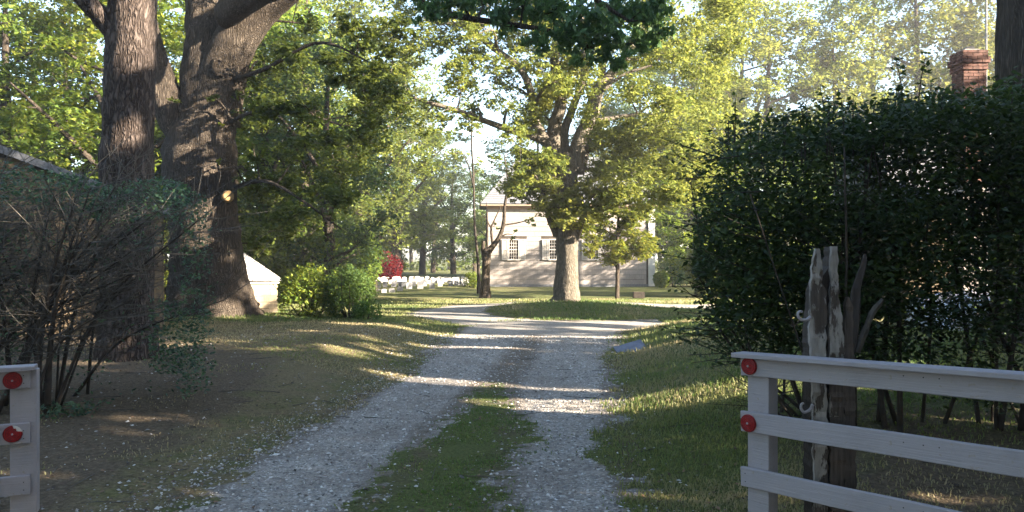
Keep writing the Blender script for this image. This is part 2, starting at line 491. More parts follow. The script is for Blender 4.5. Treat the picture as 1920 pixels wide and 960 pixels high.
M['stone_dark'] = plain_mat('grey_headstone', (.22, .22, .23), .7, .15, 14, 1, .004, .3, .15)
M['rubber'] = plain_mat('rubber', (.02, .02, .02), .8)
M['metal'] = plain_mat('dull_metal', (.30, .30, .31), .5, .2, 20)
M['bluestone'] = plain_mat('slate_slab', (.17, .185, .235), .7, .15, 9, 1, .004)
M['carpaint'] = plain_mat('silver_car_paint', (.50, .54, .60), .25, .03, 1, 1, 0, .7)
M['pebble'] = None

# ------------------------------------------------------------------ ground
def axis(segs):
    out = [segs[0][0]]
    for a, b, s in segs:
        k = max(1, int(round((b - a) / s))); out += list(np.linspace(a, b, k + 1)[1:])
    return np.array(out)
gx = axis([(-400, -100, 100), (-100, -30, 10), (-30, -12, 2), (-12, -6, .4), (-6, 6, .075), (6, 12, .4), (12, 30, 2), (30, 100, 10), (100, 400, 100)])
gy = axis([(-60, -10, 10), (-10, 2, 1), (2, 4, .3), (4, 13, .065), (13, 29, .13), (29, 45, .5), (45, 80, 3), (80, 200, 20), (200, 600, 100)])
X, Y = np.meshgrid(gx, gy)
Z = terrain(X, Y)
G = gravel_mask(X, Y)
dirt = sstep(-2.0, -3.6, X) * (1 - sstep(8.5, 13.5, Y + .9 * X + 3)) * .95
dirt = np.maximum(dirt, sstep(.4, 1.5, X - xr(Y)) * (1 - sstep(5.2, 7.2, Y)) * .75)
dirt = np.maximum(dirt, .62 * sstep(2.4, 3.2, X) * (1 - sstep(6.6, 7.6, Y)))
dirt = np.maximum(dirt, .5 * np.exp(-((gravel_s(X, Y) + .1) / .22) ** 2))
soil = np.exp(-((X - np.interp(Y, [5, 9, 13.6, 17], [-.4, -.25, .25, .6])) / .38) ** 2) * sstep(7.5, 9, Y) * (1 - sstep(14, 18, Y)) + .8 * np.exp(-((gravel_s(X, Y)) / .2) ** 2)
dry = .35 + .35 * (fbm(X * .35, Y * .35, 77) - .5) * 2 + .35 * sstep(-1, -3, X) * (1 - sstep(15, 21, Y))
dry = dry - .35 * ((X < .6) & (X > -1.6) & (Y < 9)) - .12 * ((X > 1) & (Y > 5) & (Y < 9))
sh = X.shape
V = np.stack([X, Y, Z], -1).reshape(-1, 3)
idx = np.arange(V.shape[0]).reshape(sh)
Qs = np.stack([idx[:-1, :-1], idx[:-1, 1:], idx[1:, 1:], idx[1:, :-1]], -1).reshape(-1, 4)
gm = G.reshape(-1)
isg = gm[Qs].mean(1) > .5
def sub(Qf, name):
    u, inv = np.unique(Qf, return_inverse=True)
    return np_mesh(name, V[u], [inv.reshape(-1, 4)], attrs=dict(gravel=gm[u], dirt=dirt.reshape(-1)[u], dry=dry.reshape(-1)[u], soil=soil.reshape(-1)[u]), smooth=True)
link('ground', sub(Qs[~isg], 'ground'), M['ground'], kind='structure', label='lawn and bare earth either side of the gravel drive')
link('gravel_driveway', sub(Qs[isg], 'gravel_driveway'), M['ground'], kind='structure', label='pale gravel driveway with two wheel tracks')

# sunlit gaps (ground streaks, wall and trunk patches)
def gg(x0, y0, x1, y1, r, soft=.3): gap((x0, y0, float(terrain(x0, y0))), (x1, y1, float(terrain(x1, y1))), r, soft)
gg(1.0, 8.3, 4.6, 7.9, .24)
gg(.3, 8.3, 1.3, 8.1, .30)
gg(-1.1, 10.0, -.4, 9.6, .16)
gg(.2, 9.35, 1.0, 9.2, .05)
gg(-1.9, 10.6, -1.0, 10.1, .05)
gg(-.2, 11.4, .6, 11.2, .06)
gg(-1.6, 13.7, .1, 13.5, .10)
gg(.8, 13.6, 2.0, 13.4, .12)
gg(-1.4, 15.6, 2.4, 15.2, .10)
gg(1.9, 16.9, 5.0, 16.2, .20)
gg(1.9, 18.6, 5.5, 18.0, .16)
gg(-3.4, 16.6, -1.2, 15.4, .16)
gg(-3.3, 20.0, .5, 19.2, .14)
gg(-3.3, 21.6, .5, 21.0, .14)
gg(-4, 24, 0, 23.4, .22)
gg(-4.5, 26.6, 6, 25.6, .3)
gg(-8, 31, 8, 29, .35)
gg(-10, 36, 10, 35, .5)

# ------------------------------------------------------------------ pebbles, grass, litter
rng = np.random.default_rng(5)
def pebble_field():
    P = []
    n = 90000
    y = 4.6 + 11 * rng.random(n) ** 1.5; x = rng.uniform(-5.2, 2.6, n)
    g = gravel_mask(x, y)
    edge = np.exp(-((gravel_s(x, y) + .15) / .35) ** 2)
    cen = (x > xl(y) + .35) & (x < xr(y) - .35)
    p = .38 * g + np.where(cen, .05 * edge, .36 * edge * (x < 0) + .12 * edge * (x > 0)) + .022 * (x < -1.5)
    k = rng.random(n) < p
    x, y = x[k], y[k]; n = len(x)
    r = (.004 + .009 * rng.random(n) ** 2.2) * (1 + .04 * y)
    big = rng.random(n) < .015; r[big] *= 2
    octa = np.array([[1, 0, 0], [0, 1, 0], [-1, 0, 0], [0, -1, 0], [0, 0, 1], [0, 0, -.5]], float)
    s = np.stack([r * rng.uniform(.7, 1.4, n), r * rng.uniform(.7, 1.3, n), r * rng.uniform(.4, .8, n)], -1)
    a = rng.random(n) * 6.28; ca, sa = np.cos(a), np.sin(a)
    v = octa[None] * s[:, None]
    v = v + rng.standard_normal(v.shape) * (r * .15)[:, None, None]
    vx = v[..., 0] * ca[:, None] - v[..., 1] * sa[:, None]; vy = v[..., 0] * sa[:, None] + v[..., 1] * ca[:, None]
    z = terrain(x, y)
    VV = np.stack([vx + x[:, None], vy + y[:, None], v[..., 2] + z[:, None] + (r * .2)[:, None]], -1).reshape(-1, 3)
    f = np.array([[0, 1, 4], [1, 2, 4], [2, 3, 4], [3, 0, 4], [1, 0, 5], [2, 1, 5], [3, 2, 5], [0, 3, 5]])
    T = (np.arange(n)[:, None, None] * 6 + f[None]).reshape(-1, 3)
    m, nn, l, bs, out = new_mat('pebble')
    c = ramp(nn, l, attr(nn, 'tint'), [(0, (.10, .09, .085)), (.45, (.27, .25, .23)), (.8, (.42, .40, .38)), (1, (.66, .64, .61))])
    l.new(c, bs.inputs['Base Color']); bs.inputs['Roughness'].default_value = .8
    link('gravel', np_mesh('gravel', VV, [T], tint=np.repeat(rng.random(n), 6)), m, kind='stuff', label='loose white and grey gravel stones along the drive')
pebble_field()

def grass_mat():
    m, n, l, bs, out = new_mat('grass_blade')
    c = ramp(n, l, attr(n, 'tint'), [(0, (.045, .085, .02)), (.4, (.09, .145, .032)), (.7, (.17, .185, .06)), (1, (.30, .25, .14))])
    l.new(c, bs.inputs['Base Color']); bs.inputs['Roughness'].default_value = .6
    tr = n.new('ShaderNodeBsdfTranslucent')
    hs = n.new('ShaderNodeHueSaturation'); hs.inputs['Value'].default_value = 1.6; l.new(c, hs.inputs['Color']); l.new(hs.outputs[0], tr.inputs[0])
    mx = n.new('ShaderNodeMixShader'); mx.inputs[0].default_value = .4
    l.new(bs.outputs[0], mx.inputs[1]); l.new(tr.outputs[0], mx.inputs[2]); l.new(mx.outputs[0], out.inputs[0])
    return m
M['grass'] = grass_mat()
def blades(x, y, h, wd, lean, tint, name, label):
    n = len(x); z = terrain(x, y)
    a = rng.random(n) * 6.28; b = rng.random(n) * 6.28
    dx, dy = np.cos(a) * wd / 2, np.sin(a) * wd / 2
    lx, ly = np.cos(b) * lean * h, np.sin(b) * lean * h
    p0 = np.stack([x - dx, y - dy, z - .005], -1); p1 = np.stack([x + dx, y + dy, z - .005], -1)
    m0 = np.stack([x - dx * .7 + lx * .35, y - dy * .7 + ly * .35, z + h * .6], -1); m1 = np.stack([x + dx * .7 + lx * .35, y + dy * .7 + ly * .35, z + h * .6], -1)
    t = np.stack([x + lx, y + ly, z + h * (1 - .3 * lean)], -1)
    VV = np.stack([p0, p1, m0, m1, t], 1).reshape(-1, 3)
    i = np.arange(n)[:, None] * 5
    return link(name, np_mesh(name, VV, [i + [0, 1, 3, 2], i + [2, 3, 4]], tint=np.repeat(np.clip(tint, 0, 1), 5)), M['grass'], kind='stuff', label=label)
def grass_fields():
    n = 420000
    y = 4.5 + 24 * rng.random(n) ** 1.35
    half = .72 * y + 1.0
    x = rng.uniform(-1, 1, n) * half
    k = (x > -13) & (x < 11); x, y = x[k], y[k]
    g = gravel_mask(x, y); s = gravel_s(x, y)
    leftdirt = (x < -1.8) & (y + .9 * x + 3 < 11)
    centre = (x > -1.5) & (x < .7) & (y < 10)
    pn = fbm(x * 1.1, y * 1.1, 55)
    dens = np.where(centre, (.42 + 2.2 * (fbm(x * 2.5, y * 2.5, 57) - .5)) * (1 - .5 * sstep(7.2, 9.5, y)), .55 + .9 * (pn - .5))
    dens = np.where(leftdirt, .05 * sstep(.5, .7, pn) * 3, dens)
    dens = np.where((x > 2.3) & (y < 7.2), dens * .25, dens)
    dens = dens * (1 - g) * sstep(.0, .5, .2 + (1 - g))
    k = rng.random(len(x)) < dens
    x, y = x[k], y[k]; n = len(x)
    dry_ = fbm(x * .6, y * .6, 91)
    lft = x < -1.3
    tint = .27 + 1.3 * (dry_ - .35) + .25 * rng.random(n) + .42 * lft * (y < 17) - .08 * ((x > -1.5) & (x < .7) & (y < 10))
    tall = np.exp(-(gravel_s(x, y) + .5) ** 2 / .2) * (x > 0) * (y > 7)
    h = (.016 + .028 * rng.random(n) ** 1.5) * (1 + .03 * y) * (1 + .8 * tall)
    h = np.where(lft & (y < 17), h * .7, h)
    h = np.where((x > -1.5) & (x < .7) & (y < 10), h * .62, h)
    blades(x, y, h, (.004 + .004 * rng.random(n)) * (1 + .10 * y), .3 + .8 * rng.random(n), tint, 'grass', 'short green and dry grass over the verges')
    # taller tufts
    xs = []; ys = []
    for (cx, cy, r, m) in [(1.45, 8.2, .25, 260), (1.9, 8.35, .3, 300), (2.4, 8.45, .3, 250), (2.9, 8.4, .3, 200), (2.35, 14.3, .35, 260), (2.9, 14.7, .4, 260), (3.5, 15.0, .4, 200),
                           (-7.0, 17.2, .4, 220), (-6.0, 17.3, .4, 260), (-5.6, 17.4, .3, 160), (1.3, 7.9, .15, 120), (-.1, 19, .2, 80), (1.7, 24.0, .9, 300)]:
        xs.append(rng.normal(cx, r, m)); ys.append(rng.normal(cy, r * .7, m))
    x = np.concatenate(xs); y = np.concatenate(ys); n = len(x)
    blades(x, y, .04 + .07 * rng.random(n) ** 1.5, .007 + .008 * rng.random(n), .2 + .5 * rng.random(n), .25 + .55 * rng.random(n), 'tall_grass', 'longer grass tufts on the verge and round the trees')
grass_fields()

def litter():
    n = 16000
    y = 4.7 + 14 * rng.random(n) ** 1.5; x = rng.uniform(-5.5, 4.5, n)
    k = (rng.random(n) < np.where(gravel_mask(x, y) > .5, .07, .6) * np.where(x < -1.5, 1, .4)) ; x, y = x[k], y[k]; n = len(x)
    P = np.stack([x, y, terrain(x, y) + .012], -1)
    m, nn, l, bs, out = new_mat('fallen_leaf')
    c = ramp(nn, l, attr(nn, 'tint'), [(0, (.02, .014, .01)), (.6, (.07, .04, .022)), (1, (.22, .13, .07))])
    l.new(c, bs.inputs['Base Color']); bs.inputs['Roughness'].default_value = .8
    link('fallen_leaves', leaf_mesh('fallen_leaves', P, .032, rng, up=2.2, aspect=.6, sv=.5), m, kind='stuff', label='brown fallen leaves scattered on gravel and lawn')
    mb = MB()
    for i in range(150):
        x = rng.uniform(-5, 3.8); y = rng.uniform(4.8, 13)
        if -1.9 < x < .9 and rng.random() < .6: continue
        a = rng.random() * 6.28; L = rng.uniform(.08, .4)
        t = np.linspace(-.5, .5, 4)
        px = x + np.cos(a) * t * L; py = y + np.sin(a) * t * L + rng.normal(0, .01, 4)
        mb.tube(np.stack([px, py, terrain(px, py) + .012], -1), [.004, .004, .003, .002], 4, cap=False)
    link('fallen_twigs', mb.mesh('fallen_twigs'), M['deadtwig'], kind='stuff', label='dead twigs lying on the bare ground')
litter()
# sunlit patches on trunks and walls, let in by gaps in the crowns to the south
def gp(px, py, d, r, px2=None, py2=None, soft=.5):
    a = W(px, py, d); b = W(px2, py2, d) if px2 is not None else a
    gap(a, b, r, soft)
gp(262, 10, 10.7, .24, 282, 80)
gp(232, 90, 10.7, .13)
gp(240, 250, 10.7, .12)
gp(428, 368, 17.6, .16)
gp(438, 265, 17.6, .10, 440, 300)
gp(412, 440, 17.6, .10, 405, 400)
gp(355, 270, 17.6, .10)
gp(435, 585, 17.6, .22)
gp(512, 560, 20, .5, 512, 500)
gp(480, 500, 20.5, .7)
gp(580, 545, 18.6, .6, 620, 540)
gp(1078, 545, 23.6, .3, 1078, 440)
gp(1070, 300, 23.8, 1.1, 1075, 380)
gp(1050, 400, 23, 1.6, 1120, 150)
gp(912, 545, 29.5, .4)
gp(1160, 470, 29, 1.3)

# ------------------------------------------------------------------ gates
def prism_rows(rows, y0, y1, mb, jit=0.0, rng=None):
    """rows (z, x_left, x_right): a jagged slab of real thickness"""
    rows = np.asarray(rows, float); n = len(rows)
    f0 = np.full(n, y0) + (rng.normal(0, jit, n) if jit else 0)
    a = np.stack([rows[:, 1], f0, rows[:, 0]], -1); b = np.stack([rows[:, 2], f0 + .004, rows[:, 0]], -1)
    c = np.stack([rows[:, 2] - .006, np.full(n, y1), rows[:, 0]], -1); d = np.stack([rows[:, 1] + .006, np.full(n, y1), rows[:, 0]], -1)
    V = np.concatenate([a, b, c, d]); Q = []
    for i in range(n - 1):
        for k in range(4):
            k2 = (k + 1) % 4
            Q.append([k * n + i, k2 * n + i, k2 * n + i + 1, k * n + i + 1])
    Q.append([0, 3 * n, 2 * n, n]); Q.append([n - 1, 2 * n - 1, 3 * n - 1, 4 * n - 1])
    mb.add(V, Q)

def rail_mesh(L, h, t, name, notch=False):
    mb = MB(); b = .004
    x = np.array([0, b, L - b, L])
    # chamfered board along +x, front face at y = -t
    for s in [((0, 0), (L, 0))]:
        prof = np.array([[-t + b, 0], [-t, b], [-t, h - b], [-t + b, h], [-b, h], [0, h - b], [0, b], [-b, 0]])
        n = 24
        xs = np.linspace(0, L, n)
        k = len(prof)
        V = np.array([[xx, p[0], p[1] + .0012 * math.sin(xx * 9)] for xx in xs for p in prof])
        Q = [[i * k + j, (i + 1) * k + j, (i + 1) * k + (j + 1) % k, i * k + (j + 1) % k] for i in range(n - 1) for j in range(k)]
        c0 = len(V); V = np.vstack([V, V[:k].mean(0), V[-k:].mean(0)])
        T = [[j, (j + 1) % k, c0] for j in range(k)] + [[(n - 1) * k + (j + 1) % k, (n - 1) * k + j, c0 + 1] for j in range(k)]
        mb.add(V, Q, T)
    return mb.mesh(name)

def refl_mat():
    m, n, l, bs, out = new_mat('red_reflector')
    x = n.new('ShaderNodeTexVoronoi'); x.inputs['Scale'].default_value = 160; l.new(coords(n, l), x.inputs['Vector'])
    c = ramp(n, l, x.outputs['Distance'], [(0, (.40, .004, .008)), (.6, (.22, .002, .005)), (1, (.10, .001, .003))])
    l.new(c, bs.inputs['Base Color']); bs.inputs['Roughness'].default_value = .3; bs.inputs['Specular IOR Level'].default_value = .25
    bump(n, l, bs, x.outputs['Distance'], .8, .002)
    return m
M['red'] = refl_mat()
M['darkred'] = plain_mat('worn_dark_red', (.10, .006, .008), .5, .3, 60)

def reflector(parent, x, y, z, r, broken=False):
    """round plastic reflector facing -y, bolt in the middle"""
    mb = MB(); k = 28; rings = [(r, 0), (r, -.006), (r * .9, -.010), (r * .3, -.011)]
    V = []; keepang = []
    for rr, yy in rings:
        for i in range(k):
            a = 2 * np.pi * i / k
            q = rr
            if broken and .35 < a < 1.45: q = min(rr, r * (.62 + .10 * math.sin(a * 7)))
            V.append([q * math.cos(a), yy, q * math.sin(a)])
    V.append([0, -.012, 0])
    Q = [[a * k + i, a * k + (i + 1) % k, (a + 1) * k + (i + 1) % k, (a + 1) * k + i] for a in range(3) for i in range(k)]
    T = [[3 * k + i, 3 * k + (i + 1) % k, 4 * k] for i in range(k)]
    mb.add(V, Q, T)
    d = link('reflector', mb.mesh('reflector', smooth=False), M['red'], parent, (x, y, z))
    rg = MB()
    for rr in (.93, .72, .5, .3):
        th = np.linspace(0, 2 * np.pi, 25)
        if broken and rr > .6: th = np.linspace(1.55, 2 * np.pi + .25, 20)
        rg.tube(np.stack([r * rr * np.cos(th), np.full(len(th), -.0105), r * rr * np.sin(th)], -1), np.full(len(th), .0016), 4, cap=False)
    link('moulded_rings', rg.mesh('moulded_rings'), M['darkred'], d, kind='stuff')
    b = MB(); b.tube([[0, -.008, 0], [0, -.016, 0], [0, -.018, 0]], [.006, .006, .003], 8)
    link('bolt', b.mesh('bolt'), M['metal'], d)
    if broken:
        w_ = MB(); w_.tube([[0, 0, 0], [0, -.003, 0]], [r * .97, r * .97], 24)
        link('backing_plate', w_.mesh('backing_plate'), M['whitepaint'], d)
        d['label'] = 'red reflector with a chipped edge showing white'

def gate(name, label, end, dirx, L, rails, cap, rise, stile, group, mirror=False, broken=False):
    """end: free end on the ground; rails: (z0, z1); local +x runs from the free end towards the hinge, local -y faces the camera"""
    a = math.atan2(dirx[1], dirx[0])
    root = thing(name, end, label, 'gate', group, a)
    tilt = math.atan(rise)
    s = -1 if mirror else 1      # with mirror the camera is on the +y side
    T = .028
    for z0, z1 in rails:
        o = link('rail', rail_mesh(L, z1 - z0, T, 'rail'), M['gatepaint'], root, (0, 0 if not mirror else T, z0))
        o.rotation_euler = (0, -tilt, 0)
        nm = MB()
        for dx in (.03, L * .30, L * .31 + .06, L * .33 + .07):
            for dz in (.03, .075):
                if dx > .05 and dz < .05: continue
                zz = z0 + dz + dx * rise
                yf = -T - .0005 if not mirror else T + .0005
                nm.tube([[dx - 0, yf, dz], [dx, yf - s * .001, dz]], [.0032, .0032], 6)
        link('nail', nm.mesh('nail'), M['rubber'], o, (0, 0 if not mirror else -T, 0), kind='stuff')
    c = MB(); c.box((L / 2 - .015, -s * .022, cap[0] + (cap[1] - cap[0]) / 2), (L + .03, .115, cap[1] - cap[0]))
    V = np.vstack(c.V)
    cm = np_mesh('cap_rail', V - [0, 0, cap[0]], [np.vstack(c.Q)])
    o = link('cap_rail', cm, M['gatepaint'], root, (0, 0, cap[0])); o.rotation_euler = (0, -tilt, 0)
    bv = o.modifiers.new('edge', 'BEVEL'); bv.width = .004; bv.segments = 2
    st = MB(); st.box((stile[0] + stile[1] / 2, s * .047, cap[0] / 2 + .03), (stile[1], .09, cap[0] - .07))
    o = link('stile', st.mesh('stile'), M['gatepaint'], root)
    bv = o.modifiers.new('edge', 'BEVEL'); bv.width = .005; bv.segments = 2
    for xx in (L * .5, L - .1):
        st = MB(); st.box((xx, s * .047, cap[0] / 2 + .03 + xx * rise), (.10, .09, cap[0] - .07))
        if xx > L * .6 or True: link('stile', st.mesh('stile'), M['gatepaint'], root)
    return root

EX, EY = 1.305, 4.35
gr = gate('gate', 'pale lilac-white gate with rails running off beside the rotten post, two red reflectors', (EX, EY, .10), (.617, -.787), 3.0,
          [(.831, .932), (.519, .632), (.212, .320), (-.07, .03)], (.934, .960), .036, (.022, .135), 'open white board gates either side of the drive')
for z in (.89, .572):
    reflector(gr, .055 if z > .8 else .05, -.0285, z, .049)
gl = gate('gate', 'pale lilac-white gate with the chipped lower reflector and a chain hanging behind it', (-2.80, 4.5, .03), (-.93, -.37), 2.6,
          [(.806, .910), (.487, .605), (.19, .302), (-.02, .05)], (.912, .938), -.015, (-.03, .135), 'open white board gates either side of the drive', mirror=True)
for i, z in enumerate((.855, .548)):
    o = reflector(gl, .085, .0285, z, .049, broken=(i == 1))
for o in gl.children:
    if o.name.startswith('reflector'): o.rotation_euler = (0, 0, math.pi)
# the middle stiles would show in front of the old post: keep them out of the picture side
for g_ in (gr, gl):
    k = [o for o in g_.children if o.name.startswith('stile')]
    bpy.data.objects.remove(k[1])

# chain on the left gate
ch = thing('chain', (-2.93, 4.40, .0), 'rusty chain hanging behind the gate with the chipped reflector', 'chain')
mbc = MB()
for i in range(26):
    zc = .86 - i * .033; a = (i % 2) * math.pi / 2
    th = np.linspace(0, 2 * np.pi, 11)
    ring = np.stack([.011 * np.cos(th) * math.cos(a), .011 * np.cos(th) * math.sin(a), .021 * np.sin(th)], -1) + [.004 * math.sin(i), 0, zc]
    mbc.tube(ring, np.full(11, .0035), 5, cap=False)
link('links', mbc.mesh('links', smooth=True), M['metal'], ch, kind='stuff')

# ------------------------------------------------------------------ old rotten post
def peel_mat(name, bias, wood=((.03, .022, .018), (.12, .095, .078))):
    m, n, l, bs, out = new_mat(name)
    v = coords(n, l, (1, 1, .22)); a = noise(n, l, v, 16, 8, .7, .3); a2 = noise(n, l, coords(n, l, (1, 1, .5)), 6, 5)
    g = noise(n, l, coords(n, l, (1, 1, .05)), 70, 6, .7)
    wd = ramp(n, l, g, [(.3, wood[0]), (.75, wood[1])])
    pt = ramp(n, l, noise(n, l, v, 30, 6), [(.3, (.19, .17, .155)), (.7, (.36, .335, .31))])
    f = math_n(n, l, 'MULTIPLY_ADD', a2, .9, math_n(n, l, 'MULTIPLY', a, .6))
    f = ramp(n, l, f, [(bias, (0, 0, 0)), (bias + .03, (1, 1, 1))])
    ck = ramp(n, l, g, [(.30, (0, 0, 0)), (.36, (1, 1, 1))])
    f = math_n(n, l, 'MULTIPLY', f, ck)
    l.new(mixc(n, l, f, wd, pt), bs.inputs['Base Color']); bs.inputs['Roughness'].default_value = .85
    bump(n, l, bs, math_n(n, l, 'ADD', math_n(n, l, 'MULTIPLY', f, .5), g), .9, .008)
    return m
M['peel_a'] = peel_mat('peeling_white_paint', .725)
M['peel_b'] = peel_mat('mostly_bare_wood', .92)
M['rot'] = peel_mat('rotten_wood', 3.0, ((.012, .009, .008), (.06, .045, .036)))
rng = np.random.default_rng(11)
PX, PY = 1.76, 4.22
post = thing('gate_post', (PX, PY, 0), 'rotten wooden gate post with split top and peeling white paint', 'post')
def pr(rows):   # pixel rows (y, xl, xr) -> metres about the post
    k = 4.15 / F; out = []
    rows = np.array(rows, float)
    ys = np.linspace(rows[0, 0], rows[-1, 0], max(8, int(abs(rows[-1, 0] - rows[0, 0]) / 9)))
    xl_ = np.interp(ys, rows[::-1, 0], rows[::-1, 1]); xr_ = np.interp(ys, rows[::-1, 0], rows[::-1, 2])
    jl = rng.normal(0, 1.0, len(ys)); jr = rng.normal(0, 1.3, len(ys))
    for y, a, b, j1, j2 in zip(ys, xl_, xr_, jl, jr):
        a2 = a + j1; b2 = max(b + j2, a2 + 1.0)
        out.append((EYE - (y - 480) * k, (a2 - 960) * k - PX, (b2 - 960) * k - PX))
    return out
for rows, y0, y1, m in [
    ([(1040, 1526, 1551), (760, 1523, 1549), (690, 1520, 1547), (620, 1516, 1547), (580, 1517, 1548), (548, 1518, 1547), (538, 1518, 1540), (505, 1521, 1541), (480, 1524, 1537), (466, 1528, 1534)], -.09, -.045, 'peel_a'),
    ([(780, 1553, 1580), (700, 1552, 1578), (640, 1551, 1579), (610, 1550, 1578), (588, 1551, 1576), (570, 1553, 1569), (530, 1554, 1568), (500, 1553, 1566), (475, 1555, 1567), (462, 1557, 1566)], -.10, -.06, 'peel_a'),
    ([(1040, 1553, 1582), (790, 1553, 1582), (740, 1553, 1581), (700, 1556, 1574)], -.094, -.05, 'peel_b'),
    ([(1040, 1584, 1606), (760, 1583, 1604), (690, 1582, 1602), (640, 1582, 1600), (600, 1584, 1600), (575, 1584, 1598), (562, 1587, 1594), (557, 1588, 1591)], -.075, -.03, 'peel_b')]:
    mb = MB(); prism_rows(pr(rows), y0, y1, mb, .003, rng)
    o = link('splinter', mb.mesh('splinter'), M[m], post)
mb = MB()
prism_rows(pr([(1045, 1526, 1608), (700, 1524, 1604), (640, 1522, 1603), (610, 1524, 1582), (570, 1528, 1574), (530, 1534, 1570), (500, 1560, 1570), (480, 1564, 1573), (462, 1566, 1573)]), -.05, .09, mb, .006, rng)
link('core', mb.mesh('core'), M['rot'], post)
for P_ in ([(1520, 594), (1511, 600), (1500, 598), (1496, 590), (1499, 584), (1505, 585)], [(1524, 758), (1519, 768), (1508, 773), (1502, 766), (1503, 758), (1507, 756)]):
    pts = np.array([W(a, b, 4.12) for a, b in P_]) - [PX, PY, 0]
    q = spline(pts, 16); mb = MB(); mb.tube(q, np.linspace(.0095, .006, 16), 8)
    link('hook', mb.mesh('hook', smooth=True), M['gatepaint'], post)

# ------------------------------------------------------------------ shingles, windows, houses
def shingle_var(w_, h, t=.022, wedge=True):
    mb = MB()
    V = np.array([[0, 0, 0], [w_, 0, 0], [w_, -t, 0], [0, -t, 0], [0, 0, h], [w_, 0, h], [w_, -t * .3, h], [0, -t * .3, h]], float)
    V[:, 0] = np.clip(V[:, 0], .0025, w_ - .0025)
    mb.add(V, [[0, 1, 2, 3], [7, 6, 5, 4], [3, 2, 6, 7], [1, 0, 4, 5], [2, 1, 5, 6], [0, 3, 7, 4]])
    return mb
def shingle_wall(parent, x0, x1, z0, z1, ex, widths, mat, rng, holes=(), top=None, y=0.0, rot=0.0, stuff_if=None, ymove=None):
    """rows of shingles on the plane y of the parent; holes (xa, xb, za, zb); top(x) gives the highest z; each piece is an object"""
    cache = {}; joined = MB(); cnt = 0
    rows = int(round((z1 - z0) / ex))
    for r in range(rows):
        z = z0 + r * ex
        spans = [(x0, x1)]
        for xa, xb, za, zb in holes:
            if z + ex > za + .02 and z < zb - .02:
                ns = []
                for a, b in spans:
                    if xb <= a or xa >= b: ns.append((a, b)); continue
                    if xa - a > .03: ns.append((a, xa))
                    if b - xb > .03: ns.append((xb, b))
                spans = ns
        for a, b in spans:
            x = a
            while x < b - .02:
                w_ = float(rng.choice(widths))
                if b - x - w_ < .06: w_ = round(b - x, 2)
                if w_ <= 0.01: break
                if top is not None and z > top(x + w_ / 2) - ex * .5: x += w_; continue
                h = ex - .009
                dz = rng.choice([0, 0, .004, -.005])
                if stuff_if is not None and stuff_if(x, z):
                    s_ = shingle_var(w_, h); joined.add(np.vstack(s_.V) + [x, y, z + dz], np.vstack(s_.Q))
                else:
                    key = round(w_, 2)
                    if key not in cache: cache[key] = shingle_var(w_, h).mesh('shingle')
                    link('shingle', cache[key], mat, parent, (x, y, z + dz)); cnt += 1
                x += w_
    if joined.n: link('shingles', joined.mesh('shingles'), mat, parent, kind='stuff')
    return cnt

def slope_courses(mb, a, b, c, d, n, t=.03):
    """roof slope a->b along the eave, d->c along the top: n stepped courses"""
    a, b, c, d = map(lambda p: np.asarray(p, float), (a, b, c, d))
    nr = np.cross(b - a, d - a); nr /= np.linalg.norm(nr)
    for i in range(n):
        f0, f1 = i / n, (i + 1) / n
        p0 = a + (d - a) * f0; p1 = b + (c - b) * f0; p2 = b + (c - b) * f1; p3 = a + (d - a) * f1
        V = [p0 + nr * t, p1 + nr * t, p2 + nr * t * .25, p3 + nr * t * .25, p0, p1]
        mb.add(V, [[0, 1, 2, 3], [4, 5, 1, 0]])

def window(parent, x0, x1, z0, z1, cols, rows, y=-.03, shutters=None, paint='trimpaint'):
    w_ = x1 - x0; h = z1 - z0
    root = MB(); c = .055
    for cx, cz, sx, sz in ((w_ / 2, h + c / 2, w_ + 2 * c, c), (w_ / 2, -c / 2, w_ + 2 * c + .06, c), (-c / 2, h / 2, c, h), (w_ + c / 2, h / 2, c, h)):
        root.box((cx, 0, cz), (sx, .07 + (.03 if cz < 0 else 0), sz))
    win = link('window', root.mesh('window'), M[paint], parent, (x0, y, z0))
    s_ = MB(); bar = .022
    for i in range(cols + 1): s_.box((w_ * i / cols, .012, h / 2), (bar, .02, h))
    for j in range(rows + 1): s_.box((w_ / 2, .014, h * j / rows), (w_, .022, bar * (1.8 if j == rows // 2 else 1)))
    link('sash', s_.mesh('sash'), M[paint], win)
    g = MB(); g.box((w_ / 2, .03, h / 2), (w_, .006, h)); link('glass', g.mesh('glass'), M['glass'], win)
    if shutters:
        for side in (-1, 1):
            sw = shutters
            sx = x0 - c - .02 - sw if side < 0 else x1 + c + .02
            f = MB(); e = .05
            f.box((sw / 2, 0, e / 2 - .03), (sw, .035, e)); f.box((sw / 2, 0, h + .03 - e / 2), (sw, .035, e)); f.box((sw / 2, 0, h / 2), (sw, .034, e))
            f.box((e / 2 - .001, 0, h / 2), (e, .036, h + .05)); f.box((sw - e / 2 + .001, 0, h / 2), (e, .036, h + .05))
            so_ = link('shutter', f.mesh('shutter'), M[paint], parent, (sx, y - .012, z0))
            lv = MB(); nl_ = 18
            for q in range(nl_):
                lv.box((sw / 2, .004, .05 + (h - .1) * (q + .5) / nl_), (sw - 2 * e, .02, (h - .1) / nl_ * .7))
            link('louvre', lv.mesh('louvre'), M[paint], so_, kind='stuff')
    return win

rng = np.random.default_rng(21)
